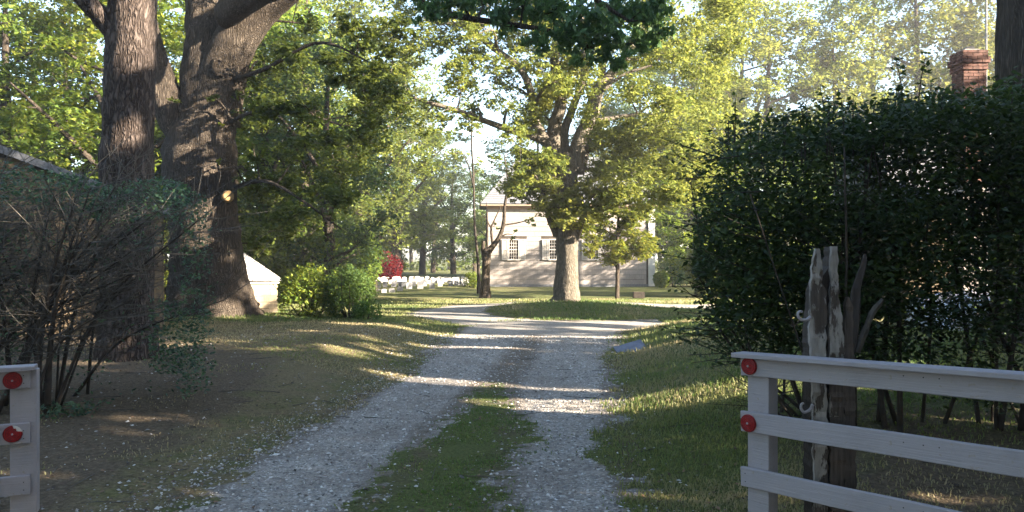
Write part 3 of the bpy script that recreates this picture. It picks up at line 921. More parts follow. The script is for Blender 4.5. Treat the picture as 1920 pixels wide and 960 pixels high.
# meeting house
HA = R(3)
hs_ = thing('shingled_house', (-1.27, 40, 0), 'pale shingled house with white shuttered windows behind the forked oak', 'house', rz=HA)
HW, HD, HE, HR = 8.75, 4.2, 4.2, 7.0
mb = MB(); mb.box((HW / 2, HD / 2 + .02, HE / 2 + .05), (HW, HD, HE)); link('wall', mb.mesh('wall'), M['gapdark'], hs_)
mb = MB(); mb.box((HW / 2, HD / 2, .05), (HW + .05, HD + .05, .16)); link('foundation', mb.mesh('foundation'), M['roof_grey'], hs_)
WINS = [(1.12, 1.60, 1.43, 2.43), (3.22, 3.70, 1.43, 2.43), (5.28, 5.76, 1.43, 2.43)]
holes = [(a - .44, b + .44, za - .06, zb + .06) for a, b, za, zb in WINS]
shingle_wall(hs_, .02, HW - .44, .13, 4.12, .25, [.55, .75, .9, 1.1, 1.3], M['shingle_house'], rng, holes, y=.02)
for i, (a, b, za, zb) in enumerate(holes):
    mb = MB(); mb.box(((a + b) / 2, .012, (za + zb) / 2), (b - a, .02, zb - za)); link('window_panel', mb.mesh('window_panel'), M['shingle_house'], hs_)
for a, b, za, zb in WINS: window(hs_, a, b, za, zb, 4, 6, y=-.035, shutters=.30)
for xx in (HW - .17,):
    mb = MB(); mb.box((xx, -.02, 2.1), (.34, .09, 4.15)); link('corner_board', mb.mesh('corner_board'), M['whitepaint'], hs_)
mb = MB(); mb.box((HW / 2, -.16, HE + .03), (HW + .7, .36, .10)); mb.box((HW / 2, -.03, HE - .09), (HW, .06, .15)); link('eave', mb.mesh('eave'), M['trim'], hs_)
mb = MB(); o_ = .36
ea = [(-o_, -o_, HE + .09), (HW + o_, -o_, HE + .09), (HW + o_, HD + o_, HE + .09), (-o_, HD + o_, HE + .09)]
ra, rb = (1.75, HD / 2, HR), (HW - 1.75, HD / 2, HR)
slope_courses(mb, ea[0], ea[1], rb, ra, 22); slope_courses(mb, ea[2], ea[3], ra, rb, 22)
slope_courses(mb, ea[3], ea[0], ra, ra, 22); slope_courses(mb, ea[1], ea[2], rb, rb, 22)
mb.box((HW / 2, HD / 2, HE + .07), (HW + 2 * o_ - .02, HD + 2 * o_ - .02, .03))
link('roof', mb.mesh('roof'), M['roof_grey'], hs_, label='grey hipped shingle roof')

# left cottage: gable wall to the drive
ct = thing('cottage', (-11.62, 12.24, 0), 'dark tan shingled cottage behind the brown privet thicket', 'house', rz=R(24))
CW, CE, SL = 5.55, 2.42, .385
top = lambda x: CE + (CW - abs(x)) * SL
mb = MB()
D = 2.7
V = [(-CW, .03, 0), (CW, .03, 0), (CW, .03, CE), (0, .03, CE + CW * SL), (-CW, .03, CE)]
V = V + [(a, D, c) for a, b, c in V]
mb.add(V, [[5, 9, 8, 6], [0, 1, 6, 5], [1, 2, 7, 6], [4, 0, 5, 9], [2, 3, 8, 7], [3, 4, 9, 8]], [[0, 2, 1], [0, 3, 2], [0, 4, 3], [6, 8, 7]])
link('wall', mb.mesh('wall'), M['gapdark'], ct)
shingle_wall(ct, -CW, CW, .08, 4.5, .18, [.2, .26, .32, .4], M['shingle_tan'], rng, top=top, y=.03, stuff_if=lambda x, z: x < 2.3)
side = bpy.data.objects.new('side_wall', None); 
mb = MB()
for r_ in range(13):
    y_ = .05
    while y_ < D - .1:
        w_ = float(rng.choice([.2, .3, .4])); w_ = min(w_, D - y_)
        s_ = shingle_var(w_, .172); v = np.vstack(s_.V)
        mb.add(np.stack([CW - v[:, 1], y_ + v[:, 0], v[:, 2] + .08 + r_ * .18], -1), np.vstack(s_.Q)); y_ += w_
link('side_shingles', mb.mesh('side_shingles'), M['shingle_tan'], ct, kind='stuff')
bpy.data.objects.remove(side)
for s in (1, -1):
    mb = MB(); e = .14
    lo = (s * (CW + e), CE - e * SL + .06); hi = (0, CE + CW * SL + .06)
    y0, y1 = -.12, D + .1
    if s > 0: slope_courses(mb, (lo[0], y1, lo[1] + .06), (lo[0], y0, lo[1] + .06), (hi[0], y0, hi[1] + .06), (hi[0], y1, hi[1] + .06), 26)
    else: slope_courses(mb, (lo[0], y0, lo[1] + .06), (lo[0], y1, lo[1] + .06), (hi[0], y1, hi[1] + .06), (hi[0], y0, hi[1] + .06), 26)
    V = [(lo[0], y0, lo[1] - .08), (hi[0], y0, hi[1] - .08), (hi[0], y0, hi[1] + .058), (lo[0], y0, lo[1] + .058)]
    V += [(a, y1, c) for a, b, c in V]
    mb.add(V, [[0, 1, 2, 3], [5, 4, 7, 6], [4, 5, 1, 0], [3, 2, 6, 7], [0, 3, 7, 4]])
    link('roof', mb.mesh('roof'), M['roof_grey'], ct)

# low pump house beside the big oak
PA = R(24)
ph = thing('pump_house', (-7.95, 20.25, .02), 'low shingled pump house with sunlit pyramid roof beside the big oak', 'shed', rz=PA)
PW = 1.75
mb = MB(); mb.box((PW / 2, PW / 2 + .02, .47), (PW, PW, .94)); link('wall', mb.mesh('wall'), M['gapdark'], ph)
shingle_wall(ph, 0, PW, .0, .84, .17, [.2, .26, .34], M['shingle_pump'], rng, y=.02)
mb = MB(); mb.box((PW / 2, -.015, .885), (PW + .08, .05, .10)); mb.box((PW + .015, PW / 2, .886), (.05, PW + .02, .098)); link('fascia', mb.mesh('fascia'), M['whitepaint'], ph)
mb = MB(); e = .12; ap = (PW / 2, PW / 2, 1.72); cr = [(-e, -e, .94), (PW + e, -e, .94), (PW + e, PW + e, .94), (-e, PW + e, .94)]
for i in range(4): slope_courses(mb, cr[i], cr[(i + 1) % 4], ap, ap, 7, .012)
mb.box((PW / 2, PW / 2, .93), (PW + 2 * e, PW + 2 * e, .02))
link('roof', mb.mesh('roof'), M['roof_pale'], ph)

# right cottage behind the hedge, with the brick chimney
rc = thing('cottage', (12.6, 17.2, 0), 'cottage behind the tall green hedge, only its brick chimney and roof tip showing', 'house')
mb = MB(); mb.box((0, 1.7, 1.45), (7.6, 3.2, 2.9)); link('wall', mb.mesh('wall'), M['shingle_tan'], rc)
shingle_wall(rc, -3.8, 3.8, .05, 2.85, .2, [.3, .4, .5], M['shingle_tan'], rng, holes=[(-2.6, -1.7, .9, 2.2), (-.6, .6, 0, 2.1), (1.7, 2.6, .9, 2.2)], y=.1, stuff_if=lambda x, z: True)
for a, b in ((-2.5, -1.8), (1.8, 2.5)): window(rc, a, b, 1.0, 2.1, 3, 4, y=.06)
mb = MB(); mb.box((0, .07, 1.03), (.95, .06, 2.02)); dr = link('door', mb.mesh('door'), M['whitepaint'], rc)
mb = MB()
slope_courses(mb, (-4.1, -.25, 2.85), (4.1, -.25, 2.85), (4.1, 1.7, 4.9), (-4.1, 1.7, 4.9), 14)
slope_courses(mb, (4.1, 3.65, 2.85), (-4.1, 3.65, 2.85), (-4.1, 1.7, 4.9), (4.1, 1.7, 4.9), 14)
mb.add([(-4.1, -.25, 2.80), (-4.1, 3.65, 2.80), (-4.1, 1.7, 4.88), (4.1, -.25, 2.80), (4.1, 3.65, 2.80), (4.1, 1.7, 4.88)], [[0, 1, 4, 3]], [[0, 2, 1], [3, 4, 5]])
link('roof', mb.mesh('roof'), M['roof_grey'], rc)
cx0, cy0 = 9.80 - 12.6, 16.35 - 17.2
mb = MB(); mb.box((cx0, cy0 + .25, 3.0), (.46, .42, 5.75)); chm = link('chimney', mb.mesh('chimney'), M['mortar'], rc)
mb = MB()
def brick_course(z, hx, hy, off, t=.0):
    bl, bh, g = .20, .058, .012
    for fx in (-1, 1):                                   # faces along x
        x = -hx + off * .1
        xs = np.arange(-hx - off * .106, hx, bl + g)
        for a in xs:
            x0 = max(a, -hx); x1 = min(a + bl, hx)
            if x1 - x0 > .02: mb.box((cx0 + (x0 + x1) / 2, cy0 + .25 + fx * hy, z), (x1 - x0, .024 + .006 * rng.random(), bh))
    for fy in (-1, 1):
        ys = np.arange(-hy - (1 - off) * .106, hy, bl + g)
        for a in ys:
            y0 = max(a, -hy + .013); y1 = min(a + bl, hy - .013)
            if y1 - y0 > .02: mb.box((cx0 + fy * hx, cy0 + .25 + (y0 + y1) / 2, z), (.024 + .006 * rng.random(), y1 - y0, bh))
z = 3.2; i = 0
while z < 5.95:
    k = 0 if z < 5.55 else (.03 if z < 5.68 else .06 if z < 5.86 else .03)
    brick_course(z, .235 + k, .215 + k, i % 2); z += .07; i += 1
link('bricks', mb.mesh('bricks'), M['brick'], chm, kind='stuff')
mb = MB(); mb.box((cx0, cy0 + .25, 5.78), (.52, .48, .28)); mb.box((cx0, cy0 + .25, 5.965), (.40, .36, .1), None, .25); mb.box((cx0, cy0 + .25, 6.03), (.16, .16, .1))
link('mortar_cap', mb.mesh('mortar_cap'), M['mortar'], chm)
mast = thing('antenna_mast', (10.24, 16.7, 0), 'thin metal mast strapped beside the brick chimney', 'mast')
mb = MB(); mb.tube([(0, 0, 0), (0, 0, 4), (0, 0, 9.5)], [.02, .02, .016], 6); link('pole', mb.mesh('pole'), M['metal'], mast)
for z in (4.45, 5.3):
    mb = MB(); mb.tube([(-.1, 0, z), (.01, 0, z)], [.012, .012], 5); link('bracket', mb.mesh('bracket'), M['metal'], mast)

# car parked behind the hedge
car = thing('parked_car', (9.4, 13.7, .0), 'pale silver car glimpsed through the bottom of the tall green hedge', 'car')
st_ = np.array([  # x, sill z, belt z, half width, roof z, roof half width
    [-2.15, .35, .62, .62, .63, .55], [-2.0, .25, .78, .80, .79, .70], [-1.3, .22, .92, .86, .93, .76], [-.75, .22, .96, .87, .98, .72], [-.15, .22, .98, .88, 1.38, .60], [.5, .22, .98, .88, 1.45, .60],
    [1.2, .22, .98, .87, 1.36, .58], [1.75, .24, .97, .85, 1.0, .68], [2.1, .28, .92, .80, .93, .66], [2.2, .4, .7, .66, .71, .55]])
q = spline(st_, 40); V = []; k = 12
for x, s, b, hw, rz, rh in q:
    V += [(x, -hw * .9, s), (x, -hw, s + .12), (x, -hw, (s + b) / 2), (x, -hw * .97, b), (x, -rh - .02, rz - .05), (x, -rh * .75, rz), (x, rh * .75, rz), (x, rh + .02, rz - .05), (x, hw * .97, b), (x, hw, (s + b) / 2), (x, hw, s + .12), (x, hw * .9, s)]
n_ = len(q); Q = [[i * k + j, i * k + (j + 1) % k, (i + 1) * k + (j + 1) % k, (i + 1) * k + j] for i in range(n_ - 1) for j in range(k)]
T = [[0, j + 1, j] for j in range(1, k - 1)] + [[(n_ - 1) * k, (n_ - 1) * k + j, (n_ - 1) * k + j + 1] for j in range(1, k - 1)]
link('body', np_mesh('body', np.array(V), [Q, T], smooth=True), M['carpaint'], car)
for s in (-1, 1):
    mb = MB()
    for xa, xb in ((-.42, .42), (.5, 1.25)):
        prism = [(xa, 1.0), (xb, 1.0), (xb - (.12 if xb > 1 else 0), 1.33), (xa + (.3 if xa < 0 else 0), 1.35)]
        V = [(x, s * (.865 - (zz - 1.0) * .62), zz) for x, zz in prism] + [(x, s * (.80 - (zz - 1.0) * .62), zz) for x, zz in prism]
        mb.add(V, [[0, 1, 2, 3], [7, 6, 5, 4], [0, 4, 5, 1], [1, 5, 6, 2], [2, 6, 7, 3], [3, 7, 4, 0]])
    link('side_window', mb.mesh('side_window'), M['glass'], car)
    for x in (-1.35, 1.4):
        mb = MB(); mb.tube([(x, s * .70, .32), (x, s * .74, .32), (x, s * .89, .32), (x, s * .91, .32)], [.28, .32, .32, .29], 24); wo = link('wheel', mb.mesh('wheel'), M['rubber'], car)
        mb = MB(); mb.tube([(x, s * .9, .32), (x, s * .92, .32)], [.2, .19], 20); link('rim', mb.mesh('rim'), M['metal'], wo)
    mb = MB(); mb.tube([(-2.06, s * .62, .66), (-2.12, s * .6, .66), (-2.15, s * .6, .66)], [.10, .09, .05], 12); link('headlight', mb.mesh('headlight'), M['whitepaint'], car)

# slate slab on the right bank
x, y = 1.98, 12.9
sb = MB(); sb.box((0, 0, 0), (.50, .30, .035))
o = link('slate_slab', sb.mesh('slate_slab'), M['bluestone'], None, (x, y, float(terrain(x, y)) + .05), label='blue-grey slab lying on the grass edge of the drive', category='slab')
o.rotation_euler = (R(28), R(-14), R(12))
bv = o.modifiers.new('edge', 'BEVEL'); bv.width = .006
# wooden box on the lawn
bx_ = thing('wooden_crate', (4.8, 29.3, 0), 'small dark wooden crate on the lawn right of the young maple', 'crate')
for i in range(3):
    for yy in (-.13, .13):
        mb = MB(); mb.box((0, yy, .05 + i * .08), (.42, .015, .065)); link('slat', mb.mesh('slat'), M['stem'], bx_)
    for xx in (-.2, .2):
        mb = MB(); mb.box((xx, 0, .05 + i * .08), (.015, .24, .065)); link('slat', mb.mesh('slat'), M['stem'], bx_)
mb = MB(); mb.box((0, 0, .2), (.38, .22, .06)); link('soil', mb.mesh('soil'), M['rubber'], bx_)

# ------------------------------------------------------------------ headstones
def stone_mesh(w_, h, t, arch):
    mb = MB(); k = 9
    xs = np.linspace(-w_ / 2, w_ / 2, k); zt = h - arch * (1 - np.sqrt(np.maximum(0, 1 - (2 * xs / w_) ** 2)))
    V = [(x, -t / 2, -.05) for x in xs] + [(x, -t / 2, z) for x, z in zip(xs, zt)] + [(x, t / 2, -.05) for x in xs] + [(x, t / 2, z) for x, z in zip(xs, zt)]
    Q = []
    for i in range(k - 1):
        Q += [[i, i + 1, k + i + 1, k + i], [2 * k + i + 1, 2 * k + i, 3 * k + i, 3 * k + i + 1], [k + i, k + i + 1, 3 * k + i + 1, 3 * k + i]]
    Q += [[2 * k, 0, k, 3 * k], [k - 1, 3 * k - 1, 4 * k - 1, 2 * k - 1]]
    mb.add(V, Q); return mb.mesh('headstone')
sm = [stone_mesh(.30, .34, .10, .03), stone_mesh(.34, .38, .12, .09), stone_mesh(.26, .32, .1, .0), stone_mesh(.46, .34, .12, .05)]
def stone(px, py, mesh, mat, label, group, s=1.0):
    d = float(np.interp(py, [527, 529.5, 532, 536, 541, 548], [40.6, 39.6, 38.6, 37.3, 36, 33.5]))
    o = link('headstone', mesh if mesh.users == 0 or mesh.materials[0] == mat else mesh.copy(), None, None, (*W(px, py, d)[:2], float(terrain(*W(px, py, d)[:2]))))
    if not o.data.materials: o.data.materials.append(mat)
    o.data.materials[0] = mat
    o.rotation_euler = (R(rng.normal(0, 2)), R(rng.normal(0, 2.5)), R(14 + rng.normal(0, 4)))
    o.scale = (s * rng.uniform(.9, 1.1),) * 2 + (s * rng.uniform(.85, 1.12),)
    o['label'] = label; o['category'] = 'headstone'; o['group'] = group
dk = [m.copy() for m in sm]; lt = [m.copy() for m in sm]
for i, px in enumerate((767, 788, 810)):
    stone(px, 541, dk[(0, 1, 0)[i]], M['stone_dark'], ('dark headstone, leftmost of the three dark ones nearest the drive', 'dark headstone between the two other dark ones nearest the drive', 'dark headstone, rightmost of the three nearest the drive')[i], 'headstones', .85)
for px, py in ((738, 538), (750, 537), (722, 538), (759, 537), (776, 536), (795, 536), (825, 536.5), (845, 536), (858, 535), (711, 538), (870, 535)):
    stone(px, py, dk[rng.integers(4)], M['stone_dark'], 'grey headstone in the second row, behind the three dark ones', 'headstones', .75)
for px, py in ((735, 546.5), (750, 544), (720, 548.5), (708, 543)):
    stone(px, py, dk[3], M['stone_dark'], 'very low grey marker in front of the headstone rows', 'headstones', .55)
for row, (py, sc_) in enumerate(((532, .64), (529.5, .66), (527, .68))):
    for px in np.arange(706 + row * 4, 880, 9.0 + row):
        if rng.random() < .14: continue
        stone(px + rng.normal(0, 1.5), py + rng.normal(0, .3), lt[rng.integers(4)], M['stone_light'],
              ('white sunlit headstone in the front of the three pale rows', 'white sunlit headstone in the middle pale row', 'white sunlit headstone in the farthest pale row')[row], 'headstones', sc_)
# ------------------------------------------------------------------ trees
def pl(rows):   # (px, py, d, radius m)
    return np.array([[*W(a, b, d), r] for a, b, d, r in rows])
def pc(px, py, d, rpx, n, sh=.5, flat=.75):
    r = rpx / F * d
    return (W(px, py, d), np.array([r, r, r * flat]), n, sh)

def flare(px, py0, d, r, k=1.6, h=.9):
    """extra rows for a root flare at the foot"""
    x, y, z = W(px, py0, d)
    return [[x, y, -.25, r * k * 1.15], [x, y, .05, r * k], [x, y, h * .4, r * 1.18], [x, y, h, r * 1.02]]

# tall pine by the thicket
rng = np.random.default_rng(31)
t = thing('pine_tree', (-5.45, 11, 0), 'straight pine with plated brown bark rising from the privet thicket', 'pine tree')
lim = [(np.array(flare(240, 480, 11, .34, 1.35) + [[*W(240, 300, 11), .34], [*W(244, 150, 11), .33], [*W(250, 0, 11), .32], [-5.3, 11, 8, .28], [-5.2, 11.1, 12, .2], [-5.2, 11, 16, .06]]), 28),
       (pl([(225, 70, 11, .17), (195, 35, 10.9, .15), (150, -10, 10.8, .12), (90, -70, 10.7, .09)]), 10)]
cl = [((-5.3 + rng.normal(0, 2), 11 + rng.normal(0, 2), rng.uniform(8, 16)), (1.1, 1.1, .5), 500, .5) for _ in range(26)] + [(W(60, -110, 10.7), (1, 1, .5), 500, .5)]
foliage_tree(t, lim, cl, M['pinebark'], M['needle'], rng, leaf=.16, aspect=.25)

# the big oak
t = thing('oak_tree', (-6.95, 18.5, 0), 'massive old oak with a dark knot hole and flared base by the pump house', 'oak tree')
lim = [(np.array([[*W(402, 640, 18.5), 1.55], [*W(402, 605, 18.5), 1.22], [*W(398, 570, 18.5), 1.02], [*W(394, 520, 18.5), .86], [*W(386, 430, 18.5), .77], [*W(380, 360, 18.5), .80], [*W(379, 290, 18.5), .83], [*W(388, 220, 18.5), .66], [*W(394, 150, 18.5), .62], [*W(400, 80, 18.6), .60], [*W(392, 0, 18.7), .50], [*W(380, -120, 18.8), .42], [*W(370, -260, 18.8), .2]]), 40),
       (pl([(400, 230, 18.5, .62), (412, 160, 18.4, .56), (436, 90, 18.3, .50), (474, 35, 18.2, .42), (530, -10, 18.0, .32), (600, -60, 17.6, .26), (720, -110, 17, .18)]), 20),
       (pl([(372, 300, 18.5, .5), (338, 240, 18.3, .42), (306, 170, 18.1, .36), (282, 100, 18, .32), (262, 20, 17.9, .28), (230, -80, 17.8, .2)]), 16),
       (pl([(425, 30, 17.9, .34), (455, 5, 17.4, .30), (520, -20, 16.8, .22), (640, -40, 16, .13)]), 14),
       (pl([(430, 230, 18.0, .05), (470, 212, 17.6, .045), (540, 205, 17.2, .035), (640, 235, 16.8, .02)]), 6),
       (pl([(440, 350, 18.0, .05), (500, 340, 17.5, .045), (570, 378, 17.0, .03), (640, 430, 16.8, .015)]), 6),
       (pl([(436, 150, 18.1, .06), (500, 128, 17.6, .05), (600, 80, 17.2, .035), (700, 120, 17, .015)]), 6)]
cl = []
for _ in range(86):
    px = rng.uniform(450, 760); py = rng.uniform(20, 470)
    if px > 640 and py > 380: continue
    if px > 700 and 200 < py: continue
    if px < 520 and py < 120: continue
    cl.append(pc(px, py, rng.uniform(16.3, 20.5), rng.uniform(22, 42), int(rng.uniform(180, 420)), .35))
for _ in range(26): cl.append(pc(rng.uniform(150, 900), rng.uniform(-330, -30), rng.uniform(16, 21), 70, 550, .4))
for px, py, r, n in ((395, 185, 16, 60), (415, 235, 14, 50), (330, 185, 14, 50), (420, 300, 12, 40)): cl.append(pc(px, py, 17.4, r, n, .5))
foliage_tree(t, lim, cl, M['oakbark'], M['oakleaf'], rng, leaf=.125, sprr=.012)
# knot hole and pruning scar
mb = MB(); c0 = W(410, 126, 17.86)
th = np.linspace(0, 2 * np.pi, 15)
ringp = np.stack([c0[0] + .10 * np.cos(th), np.full(15, c0[1]) + .05 * np.cos(th), c0[2] + .19 * np.sin(th)], -1) - np.array(t.location)
mb.tube(ringp, np.full(15, .05), 8, cap=False)
link('knot_rim', mb.mesh('knot_rim', smooth=True), M['oakbark'], t)
mb = MB(); mb.add(np.vstack([ringp[:-1] * [1, 1, 1] + [0, .03, 0], (c0 - np.array(t.location) + [0, .05, 0])[None]]), [], [[(i + 1) % 14, i, 14] for i in range(14)]); link('knot_hole', mb.mesh('knot_hole'), M['rot'], t)
mb = MB(); c0 = W(428, 367, 17.80) - np.array(t.location)
nrm = np.array([.45, -.85, .1]); nrm /= np.linalg.norm(nrm)
mb.tube([c0 - nrm * .14, c0 + nrm * .01, c0 + nrm * .03], [.14, .125, .10], 20)
mm = plain_mat('cut_wood', (.26, .17, .075), .8, .1, 20); link('pruning_scar', mb.mesh('pruning_scar', smooth=False), mm, t, label='pale round scar where a limb was sawn off')

# central oak on the grass island
t = thing('oak_tree', (*W(1062, 572, 24)[:2], 0), 'forked oak on the grass island in front of the shingled house', 'oak tree')
lim = [(pl([(1060, 592, 24, .80), (1061, 572, 24, .56), (1063, 556, 24, .42), (1064, 500, 24, .335), (1063, 440, 24, .325), (1060, 390, 24, .37), (1060, 340, 24, .41), (1060, 305, 24, .38), (1056, 288, 24, .2)]), 26),
       (pl([(1046, 320, 24, .28), (1036, 275, 23.9, .24), (1040, 235, 23.8, .20), (1052, 190, 23.6, .17), (1040, 120, 23.5, .14), (1050, 40, 23.5, .12), (1040, -60, 23.5, .08)]), 12),
       (pl([(1078, 325, 24, .30), (1086, 270, 24, .25), (1105, 225, 24, .21), (1122, 170, 24.2, .18), (1170, 110, 24.6, .14), (1210, 30, 25, .11), (1240, -80, 25, .07)]), 12),
       (pl([(1088, 320, 24.5, .2), (1100, 260, 24.6, .18), (1118, 200, 24.8, .15), (1130, 120, 25, .12), (1120, 20, 25, .1), (1125, -80, 25, .06)]), 10),
       (pl([(1060, 300, 24.3, .22), (1058, 250, 24.4, .15), (1075, 200, 24.4, .12), (1095, 140, 24.5, .11), (1092, 60, 24.5, .09), (1085, -60, 24.5, .06)]), 10),
       (pl([(1040, 290, 23.8, .18), (1015, 262, 23.4, .13), (960, 245, 23.0, .10), (905, 225, 22.7, .085), (850, 205, 22.5, .07), (790, 188, 22.3, .05), (730, 162, 22, .04)]), 10),
       (pl([(1022, 262, 23.6, .13), (1000, 220, 23.4, .13), (996, 175, 23.3, .12), (975, 130, 23.2, .10), (925, 90, 23.1, .09), (870, 50, 23, .07), (800, 40, 23, .04)]), 10),
       (pl([(1046, 440, 24, .16), (1030, 405, 23.7, .12), (1022, 370, 23.5, .08), (1010, 340, 23.4, .05)]), 8),
       (pl([(1078, 450, 24, .14), (1092, 410, 23.8, .10), (1098, 380, 23.7, .06)]), 8),
       (pl([(1130, 170, 24, .06), (1170, 140, 24, .05), (1230, 120, 24, .03)]), 7)]
cl = []
gaps_ = [(1165, 240, 42), (865, 290, 60), (800, 140, 30), (900, 130, 22), (770, 290, 50), (940, 300, 45)]
while len(cl) < 190:
    px = rng.uniform(720, 1390); py = rng.uniform(-200, 330)
    if px < 1000 and py > 255: continue
    if 1030 < px < 1115 and py > 215: continue
    if any((px - a) ** 2 + (py - b) ** 2 < (c + 22) ** 2 for a, b, c in gaps_): continue
    dense = 1.0 if px > 1000 else .6
    cl.append(pc(px, py, rng.uniform(21.5, 26.5), rng.uniform(28, 52), int(470 * dense), .5))
for _ in range(60): cl.append(pc(rng.uniform(1110, 1335), rng.uniform(230, 390), rng.uniform(22.5, 25.5), rng.uniform(24, 38), 420, .55))
for _ in range(26): cl.append(pc(rng.uniform(960, 1045), rng.uniform(285, 375), rng.uniform(22, 25), rng.uniform(20, 30), 260, .3))
while len(cl) < 350:
    px = rng.uniform(700, 1010); py = rng.uniform(-80, 255)
    if any((px - a) ** 2 + (py - b) ** 2 < c ** 2 for a, b, c in gaps_[1:]): continue
    cl.append(pc(px, py, rng.uniform(21.5, 25.5), rng.uniform(20, 38), 240, .4))
for px, py, r, n in ((1030, 345, 26, 450), (1075, 372, 34, 900), (1100, 405, 30, 800), (1060, 410, 30, 700), (1025, 385, 28, 550), (1095, 350, 26, 450), (1120, 385, 20, 300), (985, 330, 30, 450), (955, 350, 24, 300),
                     (1015, 300, 26, 320), (1050, 170, 30, 500), (1010, 190, 30, 500), (1075, 130, 28, 450)):
    cl.append(pc(px, py, 23.3, r, int(n * 1.25), .95))
foliage_tree(t, lim, cl, M['greybark'], M['paleleaf'], rng, leaf=.125, culled=False)

# small pruned forked tree
t = thing('fruit_tree', (*W(910, 558, 29.7)[:2], 0), 'small dark pruned tree with a forked trunk left of the house', 'tree')
D_ = 29.7
lim = [(pl([(910, 572, D_, .36), (909, 556, D_, .24), (910, 530, D_, .17), (911, 500, D_, .16), (912, 475, D_, .17), (913, 466, D_, .12)]), 14),
       (pl([(909, 485, D_, .13), (906, 465, D_, .09), (907, 452, D_, .07)]), 8),
       (pl([(914, 475, D_, .14), (924, 462, D_, .11), (936, 445, D_, .09), (944, 420, D_, .075), (946, 390, D_, .06), (952, 340, D_, .045), (945, 290, D_, .02)]), 8),
       (pl([(924, 462, D_, .06), (921, 430, D_, .045), (926, 415, D_, .03), (940, 385, D_, .015)]), 6),
       (pl([(944, 422, D_, .04), (970, 418, D_, .03), (1000, 410, D_, .012)]), 5),
       (pl([(922, 430, D_, .03), (912, 412, D_, .02), (902, 400, D_, .01)]), 5),
       (pl([(913, 470, D_, .05), (914, 420, D_, .03), (912, 380, D_, .015)]), 5)]
cl = [pc(960, 440, D_, 14, 60), pc(925, 425, D_, 12, 40), pc(1000, 412, D_, 14, 90), pc(950, 350, D_, 24, 260, .3), pc(980, 330, D_, 26, 260, .3), pc(935, 300, D_, 22, 160, .4)]
foliage_tree(t, lim, cl, M['oakbark'], M['oakleaf'], rng, leaf=.13, culled=False)
# thin leaning tree
t = thing('slender_tree', (*W(898, 545, 33)[:2], 0), 'thin bare-stemmed tree leaning up behind the small forked tree', 'tree')
lim = [(pl([(899, 560, 33, .13), (897, 500, 33, .07), (890, 420, 33, .05), (888, 340, 33, .04), (884, 260, 33, .04), (886, 200, 33, .02)]), 9),
       (pl([(888, 350, 33, .05), (878, 310, 33, .03), (862, 280, 33, .015)]), 5)]
cl = [pc(862, 285, 33, 22, 160, .6), pc(895, 235, 33, 26, 180, .6), pc(900, 310, 33, 18, 110, .6), pc(875, 200, 33, 26, 200, .6)]
foliage_tree(t, lim, cl, M['stem'], M['paleleaf'], rng, leaf=.14, culled=False)
# young maple
t = thing('maple_tree', (*W(1157, 561, 29)[:2], 0), 'young yellow-green maple with a slim trunk in front of the house', 'maple tree')
lim = [(pl([(1157, 572, 29, .12), (1157, 555, 29, .085), (1158, 510, 29, .075), (1158, 450, 29, .06), (1160, 390, 29, .04), (1160, 350, 29, .02)]), 10)]
cl = []
while len(cl) < 40:
    a, b = rng.uniform(-1, 1, 2)
    if a * a + b * b > 1: continue
    cl.append(pc(1157 + a * 68, 428 + b * 72, 29 + rng.uniform(-1, 1), 21, 330, .62 - .25 * b * -1 * .6))
foliage_tree(t, lim, cl, M['oakbark'], M['mapleleaf'], rng, leaf=.13, culled=False)

# big tree behind the hedge at the right edge, its limbs hang over the drive
t = thing('oak_tree', (7.45, 11.2, 0), 'broad trunk at the right edge rising behind the tall green hedge', 'oak tree')
lim = [(np.array([[7.5, 11.2, -.2, .62], [7.5, 11.2, .3, .5], [7.5, 11.2, 2, .43], [7.48, 11.2, 4, .41], [7.5, 11.2, 6.5, .38], [7.5, 11.2, 9, .3], [7.4, 11.2, 13, .12]]), 28),
       (np.array([[7.4, 11.1, 6.6, .22], [5.4, 10.9, 7.1, .17], [3.2, 10.6, 7.2, .14], [.6, 10.3, 6.8, .10], [-1.6, 10.2, 6.2, .07]]), 10),
       (pl([(770, -120, 10.2, .06), (790, 5, 10.2, .05), (860, 30, 10.1, .042), (950, 45, 10.0, .036), (1040, 60, 9.9, .026), (1110, 90, 9.8, .014)]), 8),
       (pl([(1030, -190, 10.4, .07), (1060, -60, 10.2, .05), (1120, 0, 10, .035), (1180, 40, 9.9, .02)]), 7)]
cl = []
for px, py, r, n in ((1040, 20, 46, 420), (1100, 40, 48, 560), (1160, 30, 50, 640), (1215, 20, 44, 520), (1130, 85, 40, 380), (1190, 80, 34, 260), (1060, 70, 34, 240), (980, 10, 40, 300), (910, 5, 40, 330), (850, 10, 36, 260), (800, 25, 30, 160), (940, 45, 30, 200), (1235, 60, 30, 220), (1010, 75, 30, 190), (1160, 110, 26, 130), (780, -10, 40, 220),
                     (1000, -60, 60, 500), (1120, -70, 70, 700), (1240, -40, 50, 420), (880, -70, 60, 400), (1090, 110, 24, 120)):
    cl.append(pc(px, py, rng.uniform(9.4, 10.8), r, n, .5, .8))
for _ in range(34): cl.append(((7.4 + rng.normal(0, 2.6), 11.2 + rng.normal(0, 2.4), rng.uniform(8.2, 14)), (1.2, 1.2, .8), 420, .5))
foliage_tree(t, lim, cl, M['oakbark'], M['privetleaf'], rng, leaf=.115, droop=1.4, up=.1, aspect=.42)

